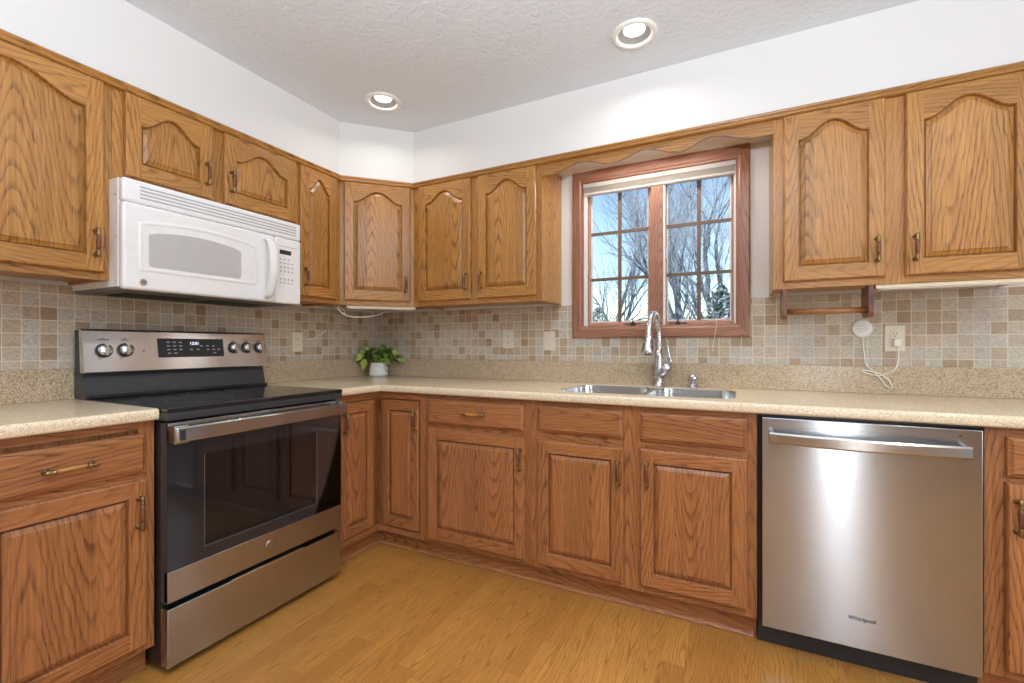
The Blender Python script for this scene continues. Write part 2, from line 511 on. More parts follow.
# ------------------------------------------------------------------ mesh builder
class MB:
    def __init__(s):
        s.bm = bmesh.new()
        L = s.bm.faces.layers.float
        s.lp, s.lg, s.lc = L.new('pid'), L.new('gd'), L.new('pc')
        s.mats = []
        s.pid, s.gd, s.pc, s.mi = random.random(), 0.0, 0.0, 0
        s.sm = False

    def mat(s, m):
        if m not in s.mats:
            s.mats.append(m)
        s.mi = s.mats.index(m)
        return s

    def piece(s, gd=0, pc=0.0):
        s.pid, s.gd, s.pc = random.random(), float(gd), pc
        return s

    def v(s, p):
        return s.bm.verts.new(p)

    def f(s, vs, smooth=None):
        try:
            fc = s.bm.faces.new(vs)
        except ValueError:
            return None
        fc[s.lp], fc[s.lg], fc[s.lc] = s.pid, s.gd, s.pc
        fc.material_index = s.mi
        fc.smooth = s.sm if smooth is None else smooth
        return fc

    def poly(s, pts):
        return s.f([s.v(p) for p in pts])

    def box(s, x0, x1, y0, y1, z0, z1, gd=0, bev=0.0):
        s.piece(gd, (x0 + x1) / 2 if gd == 0 else (z0 + z1) / 2)
        c = [[[s.v((x, y, z)) for z in (z0, z1)] for y in (y0, y1)] for x in (x0, x1)]
        q = [[c[0][0][0], c[1][0][0], c[1][0][1], c[0][0][1]], [c[1][1][0], c[0][1][0], c[0][1][1], c[1][1][1]],
             [c[0][1][0], c[0][0][0], c[0][0][1], c[0][1][1]], [c[1][0][0], c[1][1][0], c[1][1][1], c[1][0][1]],
             [c[0][0][1], c[1][0][1], c[1][1][1], c[0][1][1]], [c[0][1][0], c[1][1][0], c[1][0][0], c[0][0][0]]]
        fs = [s.f(k) for k in q]
        if bev:
            es = set(e for k in fs for e in k.edges)
            r = bmesh.ops.bevel(s.bm, geom=list(es), offset=bev, segments=3, profile=0.5, affect='EDGES', clamp_overlap=True)
            for fc in r['faces']:
                fc[s.lp], fc[s.lg], fc[s.lc] = s.pid, s.gd, s.pc
                fc.material_index = s.mi
                fc.smooth = True
        return s

    def loops(s, rings, closed=True, cap0=False, cap1=False, smooth=None):
        vs = [[s.v(p) for p in r] for r in rings]
        n = len(vs[0])
        for a, b in zip(vs, vs[1:]):
            for i in range(n if closed else n - 1):
                j = (i + 1) % n
                s.f([a[i], a[j], b[j], b[i]], smooth)
        if cap0:
            s.f(list(reversed(vs[0])), False)
        if cap1:
            s.f(vs[-1], False)
        return vs

    def lathe(s, o, axis, prof, n=20, smooth=True, cap=True):
        o, axis = Vector(o), Vector(axis).normalized()
        t = Vector((0, 0, 1)) if abs(axis.z) < 0.9 else Vector((1, 0, 0))
        u = axis.cross(t).normalized()
        w = axis.cross(u)
        rings = []
        for (h, r) in prof:
            rings.append([o + axis * h + (u * math.cos(2 * PI * i / n) + w * math.sin(2 * PI * i / n)) * max(r, 1e-5) for i in range(n)])
        s.loops(rings, True, cap, cap, smooth)
        return s

    def tube(s, pts, r, n=8, smooth=True, rad=None, flat=1.0, cap=True):
        pts = [Vector(p) for p in pts]
        rings, prev = [], None
        for i, p in enumerate(pts):
            d = (pts[min(i + 1, len(pts) - 1)] - pts[max(i - 1, 0)]).normalized()
            if prev is None:
                t = Vector((0, 0, 1)) if abs(d.z) < 0.9 else Vector((1, 0, 0))
                u = d.cross(t).normalized()
            else:
                u = (prev - d * prev.dot(d)).normalized()
            prev = u
            w = d.cross(u)
            rr = rad[i] if rad else r
            rings.append([p + (u * math.cos(2 * PI * k / n) + w * math.sin(2 * PI * k / n) * flat) * rr for k in range(n)])
        s.loops(rings, True, cap, cap, smooth)
        return s

    def sweep(s, path, prof, z_off=0.0, closed=False):
        """profile (outward offset, z) swept along a horizontal path with mitred corners; outward is to the right of travel"""
        path = [Vector((p[0], p[1])) for p in path]
        n = len(path)
        rings = []
        for i, p in enumerate(path):
            def nrm(a, b):
                d = (b - a).normalized()
                return Vector((d.y, -d.x))
            ns = []
            if i > 0:
                ns.append(nrm(path[i - 1], p))
            if i < n - 1:
                ns.append(nrm(p, path[i + 1]))
            if len(ns) == 2:
                m = (ns[0] + ns[1]) / (1 + ns[0].dot(ns[1]))
            else:
                m = ns[0]
            rings.append([(p.x + m.x * o, p.y + m.y * o, z + z_off) for o, z in prof])
        for a, b in zip(rings, rings[1:]):
            s.piece(1, prof[0][1])
            s.loops([a, b], True, False, False)
        s.f([s.v(q) for q in rings[0]])
        s.f([s.v(q) for q in reversed(rings[-1])])
        return s

    def build(s, name, parent=None, mat=None, loc=None, rot=None):
        if mat is not None and not s.mats:
            s.mats = [mat]
        bmesh.ops.recalc_face_normals(s.bm, faces=s.bm.faces[:])
        me = bpy.data.meshes.new(name)
        s.bm.to_mesh(me)
        s.bm.free()
        for m in s.mats:
            me.materials.append(m)
        o = bpy.data.objects.new(name, me)
        COL.objects.link(o)
        if parent is not None:
            o.parent = parent
        if loc:
            o.location = loc
        if rot:
            o.rotation_euler = rot
        return o


def new(m):
    b = MB()
    b.mat(m)
    return b


def thing(name, label, cat, loc=(0, 0, 0), rz=0.0, group=None):
    o = bpy.data.objects.new(name, None)
    o.empty_display_size = 0.1
    COL.objects.link(o)
    o.location = loc
    o.rotation_euler = (0, 0, rz)
    return tag(o, label, cat, group)


def tag(o, label, cat, group=None):
    o['label'], o['category'] = label, cat
    if group:
        o['group'] = group
    return o


def struct(o):
    o['kind'] = 'structure'
    return o


def lettering(text, size, name, parent, mat, loc, rot, extrude=0.0004, bold=0.0):
    cu = bpy.data.curves.new('lettering', 'FONT')
    cu.body = text
    cu.size = size
    cu.extrude = extrude
    cu.offset = bold
    cu.align_x, cu.align_y = 'CENTER', 'CENTER'
    to = bpy.data.objects.new('lettering', cu)
    COL.objects.link(to)
    dg = bpy.context.evaluated_depsgraph_get()
    me = bpy.data.meshes.new_from_object(to.evaluated_get(dg))
    bpy.data.objects.remove(to)
    me.materials.clear()
    me.materials.append(mat)
    o = bpy.data.objects.new(name, me)
    COL.objects.link(o)
    o.parent = parent
    o.location, o.rotation_euler = loc, rot
    return o


def smooth_path(pts, k=6):
    pts = [Vector(p) for p in pts]
    out = []
    n = len(pts)
    for i in range(n - 1):
        p0, p1, p2, p3 = pts[max(i - 1, 0)], pts[i], pts[i + 1], pts[min(i + 2, n - 1)]
        for j in range(k):
            t = j / k
            out.append(0.5 * ((2 * p1) + (p2 - p0) * t + (2 * p0 - 5 * p1 + 4 * p2 - p3) * t * t + (3 * p1 - p0 - 3 * p2 + p3) * t ** 3))
    out.append(pts[-1])
    return out


def fill_holes(mb, outer, holes, z):
    """flat face at height z with holes; outlines are lists of (x, y)"""
    edges = []
    rings = []
    for lp in [outer] + holes:
        vs = [mb.v((p[0], p[1], z)) for p in lp]
        rings.append(vs)
        edges += [mb.bm.edges.new((vs[i], vs[(i + 1) % len(vs)])) for i in range(len(vs))]
    r = bmesh.ops.triangle_fill(mb.bm, edges=edges, use_beauty=True)
    for g in r['geom']:
        if isinstance(g, bmesh.types.BMFace):
            g[mb.lp], g[mb.lg], g[mb.lc] = mb.pid, mb.gd, mb.pc
            g.material_index = mb.mi
    return rings


def rrect(x0, x1, y0, y1, r, n=6):
    out = []
    for cx, cy, a in ((x1 - r, y0 + r, -PI / 2), (x1 - r, y1 - r, 0), (x0 + r, y1 - r, PI / 2), (x0 + r, y0 + r, PI)):
        for i in range(n + 1):
            t = a + PI / 2 * i / n
            out.append((cx + r * math.cos(t), cy + r * math.sin(t)))
    return out


# ------------------------------------------------------------------ the room
RX, RY, CZ = 5.2, -5.6, 2.45
b = new(M['floor'])
b.box(-0.1, RX + 0.1, RY - 0.1, 0.1, -0.05, 0.0)
struct(b.build('floor'))

b = new(M['ceiling'])
circ = lambda x, y, r, n=28: [(x + r * math.cos(2 * PI * i / n), y + r * math.sin(2 * PI * i / n)) for i in range(n)]
fill_holes(b, [(-0.1, RY - 0.1), (RX + 0.1, RY - 0.1), (RX + 0.1, 0.1), (-0.1, 0.1)], [circ(x, y, 0.072) for x, y in LAMPS], CZ)
b.box(-0.1, RX + 0.1, RY - 0.1, 0.1, CZ + 0.12, CZ + 0.17)
struct(b.build('ceiling'))

WX0, WX1, WZ0, WZ1 = 1.592, 2.412, 1.228, 2.078           # window opening


def wall_with_holes(name, length, t0, t1, holes, loc, rz, paint='wall'):
    """wall running along local x, thickness in local y, rectangular holes (x0, x1, z0, z1)"""
    b = new(M[paint])
    xs = sorted(set([0, length] + [h[0] for h in holes] + [h[1] for h in holes]))
    for xa, xb in zip(xs, xs[1:]):
        cuts = sorted([(h[2], h[3]) for h in holes if h[0] <= xa and h[1] >= xb])
        z = 0.0
        for z0, z1 in cuts:
            if z0 > z:
                b.box(xa, xb, t0, t1, z, z0)
            z = z1
        b.box(xa, xb, t0, t1, z, CZ + 0.12)
    return struct(b.build(name, None, None, loc, (0, 0, rz)))


wb = wall_with_holes('wall_back', RX + 0.1, 0.0, 0.15, [(WX0, WX1, WZ0, WZ1)], (0, 0, 0), 0)
wl = wall_with_holes('wall_left', -RY + 0.1, 0.0, 0.1, [], (0, RY - 0.1, 0), PI / 2)
wf = wall_with_holes('wall_front', RX + 0.1, 0.0, 0.1, [(1.50, 1.95, 0.0, 2.05)], (RX + 0.05, RY, 0), PI, 'taupe')
wr = wall_with_holes('wall_right', -RY + 0.1, 0.0, 0.1, [(1.65, 3.55, 0.9, 2.1)], (RX, 0.05, 0), -PI / 2, 'taupe')

# frames of the openings behind the camera
b = new(M['white_matte'])
for xa, xb in ((3.30, 3.345), (3.705, 3.75)):
    b.box(xa, xb, RY - 0.09, RY - 0.02, 0, 2.05)
b.box(3.345, 3.705, RY - 0.09, RY - 0.02, 2.0, 2.05)
b.box(3.345, 3.705, RY - 0.09, RY - 0.02, 0, 0.14)
struct(b.build('door_1'))
b = new(M['white_matte'])
for ya in (-3.5, -2.56, -1.66):
    b.box(RX + 0.02, RX + 0.09, ya, ya + 0.06, 0.9, 2.1)
b.box(RX + 0.02, RX + 0.09, -3.5, -1.6, 0.9, 0.96)
b.box(RX + 0.02, RX + 0.09, -3.5, -1.6, 2.04, 2.1)
struct(b.build('window_2'))

# bulkhead above the wall cabinets, with its angled corner
SOF = [(0, 0), (0, -2.9), (0.305, -2.9), (0.305, -0.61), (0.61, -0.305), (4.2, -0.305), (4.2, 0)]
b = new(M['wall'])
lo = [(x, y, 2.132) for x, y in SOF]
hi = [(x, y, CZ + 0.02) for x, y in SOF]
b.loops([lo, hi], True, True, True)
struct(b.build('wall_soffit'))

# crown strip that caps the cabinets and the valance
b = new(M['oak'])
b.sweep([(0.306, -2.3), (0.306, -0.6105), (0.6105, -0.306), (4.2, -0.306)],
        [(0.0, 2.096), (0.019, 2.099), (0.022, 2.104), (0.023, 2.109), (0.020, 2.112), (0.024, 2.117), (0.026, 2.122), (0.021, 2.128), (0.0, 2.131)])
struct(b.build('trim_1'))

# tile bands on the walls
b = new(M['tile'])
TZ = 1.366
for x0, x1, z0, z1 in ((0.0, 1.56, 0.95, TZ), (1.56, 2.44, 0.95, 1.19), (2.44, 4.2, 0.95, TZ)):
    b.box(x0, x1, -0.005, -0.0002, z0, z1)
struct(b.build('wall_tile_back'))
b = new(M['tile'])
b.box(0.0, 2.9, -0.005, -0.0002, 0.90, TZ)
struct(b.build('wall_tile_left', None, None, (0, -2.9, 0), (0, 0, PI / 2)))

# ------------------------------------------------------------------ the window over the sink
win = bpy.data.objects.new('window_1', None)
COL.objects.link(win)
struct(win)
b = new(M['casing'])
co_, ci_ = (1.541, 2.464, 1.172, 2.139), (1.600, 2.404, 1.238, 2.070)


def mitred_frame(b, o, i, y0, y1, step=0.0):
    """picture frame with mitred corners; o, i = (x0, x1, z0, z1) outer and inner"""
    O = [(o[0], o[2]), (o[1], o[2]), (o[1], o[3]), (o[0], o[3])]
    I = [(i[0], i[2]), (i[1], i[2]), (i[1], i[3]), (i[0], i[3])]
    for k in range(4):
        j = (k + 1) % 4
        horiz = k in (0, 2)
        b.piece(1 if horiz else 0, (O[k][1] + I[k][1]) / 2 if horiz else (O[k][0] + I[k][0]) / 2)
        lerp = lambda p, q, t: (p[0] + (q[0] - p[0]) * t, p[1] + (q[1] - p[1]) * t)
        prof = [(0.0, y1), (0.0, y0 + step), (0.12, y0), (0.75, y0), (0.86, y0 + step), (1.0, y0 + step * 1.3), (1.0, y1)]
        ra = [(lerp(O[k], I[k], t)[0], y, lerp(O[k], I[k], t)[1]) for t, y in prof]
        rb = [(lerp(O[j], I[j], t)[0], y, lerp(O[j], I[j], t)[1]) for t, y in prof]
        b.loops([ra, rb], True, True, True, False)


mitred_frame(b, co_, ci_, -0.019, -0.0055, 0.004)
b.build('casing', win)
b = new(M['casing'])                                        # jamb lining
b.box(WX0, 1.604, -0.005, 0.035, WZ0, WZ1, 0)
b.box(2.400, WX1, -0.005, 0.035, WZ0, WZ1, 0)
b.box(1.604, 2.400, -0.005, 0.035, WZ0, 1.241, 1)
b.box(1.604, 2.400, -0.005, 0.035, 2.066, WZ1, 1)
b.build('jamb', win)
b = new(M['casing'])
b.box(1.984, 2.046, -0.004, 0.085, 1.241, 1.996, 0)
b.box(1.984, 2.046, 0.034, 0.085, 1.996, 2.066, 0)
b.build('mullion', win)
b = new(M['vinyl'])                                         # pale screen tracks beside each sash
b.box(1.6045, 1.620, 0.004, 0.030, 1.2415, 2.04)
b.box(2.390, 2.3995, 0.004, 0.030, 1.2415, 2.04)
b.box(2.0465, 2.057, 0.006, 0.040, 1.2415, 2.04)
b.build('screen_track', win)
for sx0, sx1, gx0, gx1 in ((1.593, 1.985, 1.634, 1.962), (2.045, 2.411, 2.060, 2.378)):
    b = new(M['sash'])
    mitred_frame(b, (sx0, sx1, 1.229, 2.077), (gx0, gx1, 1.264, 2.045), 0.040, 0.085, 0.006)
    sash = b.build('sash', win)
    b = new(M['vinyl'])
    mitred_frame(b, (gx0 - 0.001, gx1 + 0.001, 1.263, 2.046), (gx0 + 0.006, gx1 - 0.006, 1.270, 2.039), 0.054, 0.066, 0.002)
    b.build('glazing_bead', sash)
    b = new(M['pane'])
    b.poly([(gx0, 0.062, 1.264), (gx1, 0.062, 1.264), (gx1, 0.062, 2.045), (gx0, 0.062, 2.045)])
    b.build('pane', sash)
    b = new(M['muntin'])
    xm = (gx0 + gx1) / 2 + 0.004
    b.box(xm - 0.0095, xm + 0.0095, 0.050, 0.060, 1.264, 2.045)
    for z in (1.514, 1.781):
        b.box(gx0, gx1, 0.0505, 0.0605, z - 0.0085, z + 0.0085)
    b.build('muntin_grid', sash)
for cx in (1.885, 2.122):
    b = new(M['dark_plastic'])
    b.box(cx - 0.012, cx + 0.012, 0.0, 0.036, 1.2412, 1.256, 0, 0.003)
    b.box(cx - 0.045, cx + 0.045, 0.008, 0.018, 1.247, 1.254, 0, 0.002)
    b.lathe((cx, 0.012, 1.254), (0, 0, 1), [(0, 0.006), (0.012, 0.005), (0.014, 0.002)], 10)
    b.build('crank_handle', win)
b = new(M['chrome'])
b.box(2.0575, 2.064, 0.012, 0.03, 1.60, 1.665, 0, 0.002)
b.build('sash_lock', win)

shade = thing('window_shade', 'pale cellular shade folded up at the top of the window', 'window shade', (2.002, 0.0, 2.0))
b = new(M['shade'])
b.box(-0.398, 0.398, -0.012, 0.030, 0.040, 0.064, 0, 0.003)
b.build('headrail', shade)
b = new(M['shade'])
for k in range(6):
    z = 0.012 + k * 0.0046
    b.loops([[(-0.394, -0.008, z), (-0.394, 0.009, z - 0.002), (-0.394, 0.026, z), (-0.394, 0.009, z + 0.0022)],
             [(0.394, -0.008, z), (0.394, 0.009, z - 0.002), (0.394, 0.026, z), (0.394, 0.009, z + 0.0022)]], True, True, True)
b.build('pleats', shade)
b = new(M['shade'])
b.box(-0.395, 0.395, -0.010, 0.028, -0.002, 0.010, 0, 0.002)
b.build('bottom_rail', shade)
b = new(M['cord'])
b.tube(smooth_path([(2.313, -0.022, 1.262), (2.309, -0.024, 1.225), (2.303, -0.0235, 1.18), (2.296, -0.0225, 1.135), (2.292, -0.021, 1.10)]), 0.0012, 6)
tag(b.build('pull_cord'), 'thin white cord hanging over the lower window casing above the sink', 'cord')


# ------------------------------------------------------------------ cabinet doors, drawers, pulls
def offset_loop(pts, d):
    """inward offset of a counter-clockwise (x, z) outline"""
    n = len(pts)
    out = []
    for i in range(n):
        p0, p1, p2 = Vector(pts[i - 1]), Vector(pts[i]), Vector(pts[(i + 1) % n])
        d1, d2 = (p1 - p0).normalized(), (p2 - p1).normalized()
        n1, n2 = Vector((-d1.y, d1.x)), Vector((-d2.y, d2.x))
        m = (n1 + n2) / max(0.35, 1 + n1.dot(n2))
        out.append((p1.x + m.x * d, p1.y + m.y * d))
    return out


def make_door(b, x0, x1, z0, z1, yf, rise=0.0, sw=0.052, rw=0.058, tw=0.047, thick=0.021, bev=0.024):
    yb, yF = yf - 0.0004, yf - thick
    xa, xb, za, zb = x0 + 0.006, x1 - 0.006, z0 + 0.006, z1 - 0.006
    R = lambda x0, x1, z0, z1, y: [(x0, y, z0), (x1, y, z0), (x1, y, z1), (x0, y, z1)]
    b.piece(0, x0)
    b.loops([R(x0, x1, z0, z1, yb), R(x0, x1, z0, z1, yF + 0.008), R(x0 + 0.003, x1 - 0.003, z0 + 0.003, z1 - 0.003, yF + 0.002), R(xa, xb, za, zb, yF)], True, True, False)
    xl, xr, zl = x0 + sw, x1 - sw, z0 + rw
    if rise:
        zs = z1 - tw - rise
        n = 30
        top = []
        for i in range(n + 1):
            t = 1 - i / n
            s = min(abs(2 * t - 1) / 0.93, 1.0)
            top.append((xl + (xr - xl) * t, zs + rise * (0.5 + 0.5 * math.cos(PI * s ** 1.08))))
    else:
        top = [(xr, z1 - tw - 0.008), (xl, z1 - tw - 0.008)]
    op = [(xl, zl), (xr, zl)] + top
    b.piece(0, (xa + xl) / 2)
    b.poly([(xa, yF, za), (xl, yF, za), (xl, yF, zb), (xa, yF, zb)])
    b.piece(0, (xr + xb) / 2)
    b.poly([(xr, yF, za), (xb, yF, za), (xb, yF, zb), (xr, yF, zb)])
    b.piece(1, (za + zl) / 2)
    b.poly([(xl, yF, za), (xr, yF, za), (xr, yF, zl), (xl, yF, zl)])
    b.piece(1, zb - 0.03)
    for (p, q) in zip(top, top[1:]):
        b.poly([(q[0], yF, q[1]), (p[0], yF, p[1]), (p[0], yF, zb), (q[0], yF, zb)])
    P = lambda l, y: [(p[0], y, p[1]) for p in l]
    b.piece(0, (xl + xr) / 2)
    b.loops([P(op, yF), P(offset_loop(op, 0.0022), yF + 0.0030), P(offset_loop(op, 0.0034), yF + 0.0170), P(offset_loop(op, 0.0085), yF + 0.0170)], True)
    b.piece(0, (xl + xr) / 2)
    b.loops([P(offset_loop(op, 0.0085), yF + 0.0170), P(offset_loop(op, 0.0095), yF + 0.0100),
             P(offset_loop(op, bev), yF + 0.0040), P(offset_loop(op, bev + 0.0008), yF + 0.001), P(offset_loop(op, bev + 0.003), yF + 0.0005)], True, False, True)


def make_drawer(b, x0, x1, z0, z1, yf, thick=0.020):
    yb, yF = yf - 0.0004, yf - thick
    R = lambda i, y: [(x0 + i, y, z0 + i), (x1 - i, y, z0 + i), (x1 - i, y, z1 - i), (x0 + i, y, z1 - i)]
    b.piece(1, (z0 + z1) / 2)
    b.loops([R(0, yb), R(0, yF + 0.010), R(0.002, yF + 0.007), R(0.007, yF + 0.0055), R(0.011, yF + 0.002), R(0.013, yF)], True, True, True)


def make_pull(parent, x, z, yF, vertical=True, length=0.105, wood='dark_oak'):
    b = new(M['brass'])
    ax = Vector((0, 0, 1)) if vertical else Vector((1, 0, 0))
    c = Vector((x, yF, z))
    h = length / 2
    for s in (-1, 1):
        e = c + ax * (s * (h - 0.010))
        b.lathe(e + Vector((0, -0.0005, 0)), (0, -1, 0), [(0, 0.0095), (0.002, 0.009), (0.004, 0.006), (0.010, 0.0045), (0.018, 0.005), (0.026, 0.0065), (0.030, 0.004)], 12)
        b.lathe(e + Vector((0, -0.025, 0)) - ax * s * 0.016, ax * s, [(0, 0.0066), (0.003, 0.0072), (0.006, 0.0058), (0.012, 0.0062), (0.020, 0.0066), (0.026, 0.004), (0.027, 0.001)], 12)
    b.mat(M[wood])
    b.piece(0 if vertical else 1, (x + yF) if vertical else z)
    L = length - 0.05
    b.lathe(c + Vector((0, -0.025, 0)) - ax * L / 2, ax, [(0, 0.0052), (L * 0.25, 0.0068), (L * 0.5, 0.0074), (L * 0.75, 0.0068), (L, 0.0052)], 12)
    return b.build('pull_handle', parent)


def face_frame(b, x0, x1, z0, z1, yf, stiles, rails, sw0, sw1, r0, r1):
    """stiles: inner stile spans; rails: inner rail spans"""
    t = 0.02
    b.box(x0, x0 + sw0, yf, yf + t, z0, z1, 0)
    b.box(x1 - sw1, x1, yf, yf + t, z0, z1, 0)
    xs = [x0 + sw0] + [q for s in stiles for q in s] + [x1 - sw1]
    for s in stiles:
        b.box(s[0], s[1], yf, yf + t, z0, z1, 0)
    for xa, xb in zip(xs[0::2], xs[1::2]):
        b.box(xa, xb, yf, yf + t, z0, z0 + r0, 1)
        b.box(xa, xb, yf, yf + t, z1 - r1, z1, 1)
        for q in rails:
            b.box(xa, xb, yf, yf + t, q[0], q[1], 1)


UZ0, UZ1 = 1.370, 2.130
UP = 'oak wall cabinets'
LOW = 'oak base cabinets'
WOOD = M['oak']


def wall_cabinet(name, label, loc, rz, w, z0, doors, stiles, sw0, sw1, bottom_rail=0.03):
    """doors: (x0, x1, z0, z1, pull side, pull z)"""
    t = thing(name, label, 'wall cabinet', loc, rz, UP)
    b = new(WOOD)
    y0 = -0.285
    b.box(0, w, y0, -0.0055, z0 + 0.012, UZ1 - 0.001, 0)
    face_frame(b, 0, w, z0, UZ1 - 0.001, -0.305, stiles, [], sw0, sw1, bottom_rail, 0.04)
    b.box(0, 0.018, -0.285, -0.0055, z0, z0 + 0.012, 1)
    b.box(w - 0.018, w, -0.285, -0.0055, z0, z0 + 0.012, 1)
    b.build('carcass', t)
    for (x0, x1, za, zb, side, pz) in doors:
        b = new(WOOD)
        make_door(b, x0, x1, za, zb, -0.305, 0.064)
        d = b.build('door', t)
        px = x0 + 0.028 if side < 0 else x1 - 0.028
        make_pull(d, px, pz, -0.325, True, 0.105)
    return t


Q = PI / 2
# left of the microwave (local x runs along +Y)
wall_cabinet('wall_cabinet', 'tall oak wall cabinet on the left wall, left of the white microwave', (0, -2.245, 0), Q, 0.545, UZ0,
             [(0.028, 0.519, 1.396, 2.098, 1, 1.50)], [], 0.04, 0.045)
# above the microwave
wall_cabinet('wall_cabinet', 'short two-door oak wall cabinet directly above the white microwave', (0, -1.6985, 0), Q, 0.788, 1.752,
             [(0.034, 0.357, 1.776, 2.098, 1, 1.88), (0.409, 0.782, 1.776, 2.098, -1, 1.88)], [(0.34, 0.425)], 0.055, 0.02, 0.04)
# narrow one
wall_cabinet('wall_cabinet', 'narrow one-door oak wall cabinet between the microwave and the angled corner cabinet', (0, -0.909, 0), Q, 0.2985, UZ0,
             [(0.019, 0.268, 1.396, 2.098, -1, 1.50)], [], 0.035, 0.04)
# two doors between corner and window
wall_cabinet('wall_cabinet', 'two-door oak wall cabinet between the angled corner cabinet and the window', (0.6105, 0, 0), 0, 0.8585, UZ0,
             [(0.046, 0.419, 1.398, 2.098, 1, 1.50), (0.466, 0.829, 1.398, 2.098, -1, 1.50)], [(0.40, 0.485)], 0.06, 0.045)
# right of the window
wall_cabinet('wall_cabinet', 'large two-door oak wall cabinet right of the window, above the dishwasher', (2.5455, 0, 0), 0, 0.83, UZ0,
             [(0.036, 0.379, 1.398, 2.098, 1, 1.505), (0.439, 0.799, 1.398, 2.098, -1, 1.50)], [(0.36, 0.455)], 0.055, 0.045)

# angled corner wall cabinet
t = thing('corner_wall_cabinet', 'angled one-door oak corner wall cabinet above the potted plant', 'wall cabinet', (0, 0, 0), 0, UP)
b = new(WOOD)
e = 0.0141
pts = [(0.0055, -0.0055), (0.0055, -0.6095), (0.290, -0.6095), (0.6095, -0.290), (0.6095, -0.0055)]
b.piece(0, 0.0)
b.loops([[(x, y, UZ0 + 0.012) for x, y in pts], [(x, y, UZ1 - 0.001) for x, y in pts]], True, True, True)
b.build('carcass', t)
b = new(WOOD)
face_frame(b, 0.0005, 0.4308, UZ0, UZ1 - 0.001, 0.0, [], [], 0.045, 0.045, 0.03, 0.04)
b.build('face_frame', t, None, (0.305, -0.61, 0), (0, 0, PI / 4))
b = new(WOOD)
make_door(b, 0.025, 0.409, 1.398, 2.098, 0.0, 0.064)
d = b.build('door', t, None, (0.305, -0.61, 0), (0, 0, PI / 4))
make_pull(d, 0.381, 1.50, -0.020, True)

# valance over the sink
b = new(M['oak'])
b.piece(1, 2.08)
keys = [(1.4695, 2.039), (1.51, 2.038), (1.69, 2.078), (1.845, 2.041), (2.003, 2.079), (2.161, 2.038), (2.305, 2.080), (2.475, 2.040), (2.545, 2.039)]
vp = []
for (xa, za), (xb, zb) in zip(keys, keys[1:]):
    for i in range(12):
        s = i / 12
        vp.append((xa + (xb - xa) * s, za + (zb - za) * (0.5 - 0.5 * math.cos(PI * s))))
vp.append(keys[-1])
fr = [b.v((x, -0.305, z)) for x, z in vp]
bk = [b.v((x, -0.286, z)) for x, z in vp]
ft = [b.v((x, -0.305, 2.129)) for x, z in vp]
bt = [b.v((x, -0.286, 2.129)) for x, z in vp]
for i in range(len(vp) - 1):
    b.f([fr[i], fr[i + 1], ft[i + 1], ft[i]])
    b.f([bk[i + 1], bk[i], bt[i], bt[i + 1]])
    b.f([fr[i + 1], fr[i], bk[i], bk[i + 1]])
    b.f([ft[i], ft[i + 1], bt[i + 1], bt[i]])
b.f([fr[0], ft[0], bt[0], bk[0]])
b.f([fr[-1], bk[-1], bt[-1], ft[-1]])
tag(b.build('valance'), 'scalloped oak valance board bridging the cabinets above the window', 'valance')

# ------------------------------------------------------------------ base cabinets
WL = M['oak_low']


def base_cabinet(label, loc, rz, w, fronts, stiles, rails, sw0, sw1, top=0.8745):
    """fronts: ('door'|'drawer', x0, x1, z0, z1, pull)   pull: None, (x, z, vertical)"""
    t = thing('base_cabinet', label, 'base cabinet', loc, rz, LOW)
    b = new(WL)
    b.box(0, w, -0.59, -0.005, 0.10, top, 0)
    face_frame(b, 0, w, 0.098, 0.8745, -0.61, stiles, rails, sw0, sw1, 0.035, 0.028)
    b.build('carcass', t)
    b = new(WL)
    b.box(0, w, -0.555, -0.535, 0.0005, 0.0995, 1)
    b.build('toe_board', t)
    for fr_ in fronts:
        kind, x0, x1, z0, z1, pull = fr_
        b = new(WL)
        if kind == 'door':
            make_door(b, x0, x1, z0, z1, -0.61, 0.0)
        else:
            make_drawer(b, x0, x1, z0, z1, -0.61)
        o = b.build('door' if kind == 'door' else ('drawer_front' if pull else 'false_drawer_front'), t)
        if pull:
            make_pull(o, pull[0], pull[1], -0.63, pull[2], 0.112 if pull[2] else 0.125, 'dark_oak' if pull[2] else 'oak')
    return t


base_cabinet('oak base cabinet with drawer and door at the left edge, left of the range', (0, -2.16, 0), Q, 0.4555,
             [('drawer', 0.030, 0.427, 0.703, 0.832, (0.228, 0.765, False)), ('door', 0.030, 0.430, 0.122, 0.682, (0.402, 0.575, True))],
             [], [(0.675, 0.71)], 0.045, 0.045)
base_cabinet('oak base cabinet with one drawer over one door, left of the sink cabinet', (0.9255, 0, 0), 0, 0.619,
             [('drawer', 0.029, 0.583, 0.724, 0.848, (0.319, 0.790, False)), ('door', 0.033, 0.588, 0.122, 0.700, (0.568, 0.595, True))],
             [], [(0.695, 0.73)], 0.05, 0.06)
base_cabinet('wide two-door oak sink base cabinet left of the dishwasher', (1.5455, 0, 0), 0, 0.927,
             [('drawer', 0.034, 0.425, 0.733, 0.850, None), ('drawer', 0.498, 0.893, 0.733, 0.850, None),
              ('door', 0.034, 0.431, 0.122, 0.695, (0.410, 0.588, True)), ('door', 0.498, 0.896, 0.130, 0.700, (0.528, 0.597, True))],
             [(0.41, 0.515)], [(0.69, 0.74)], 0.05, 0.05, 0.655)
base_cabinet('oak base cabinet with brass pulls at the right edge, right of the dishwasher', (3.1035, 0, 0), 0, 0.4585,
             [('drawer', 0.047, 0.425, 0.724, 0.847, (0.236, 0.785, False)), ('door', 0.045, 0.425, 0.125, 0.706, (0.066, 0.607, True))],
             [], [(0.70, 0.73)], 0.06, 0.05)

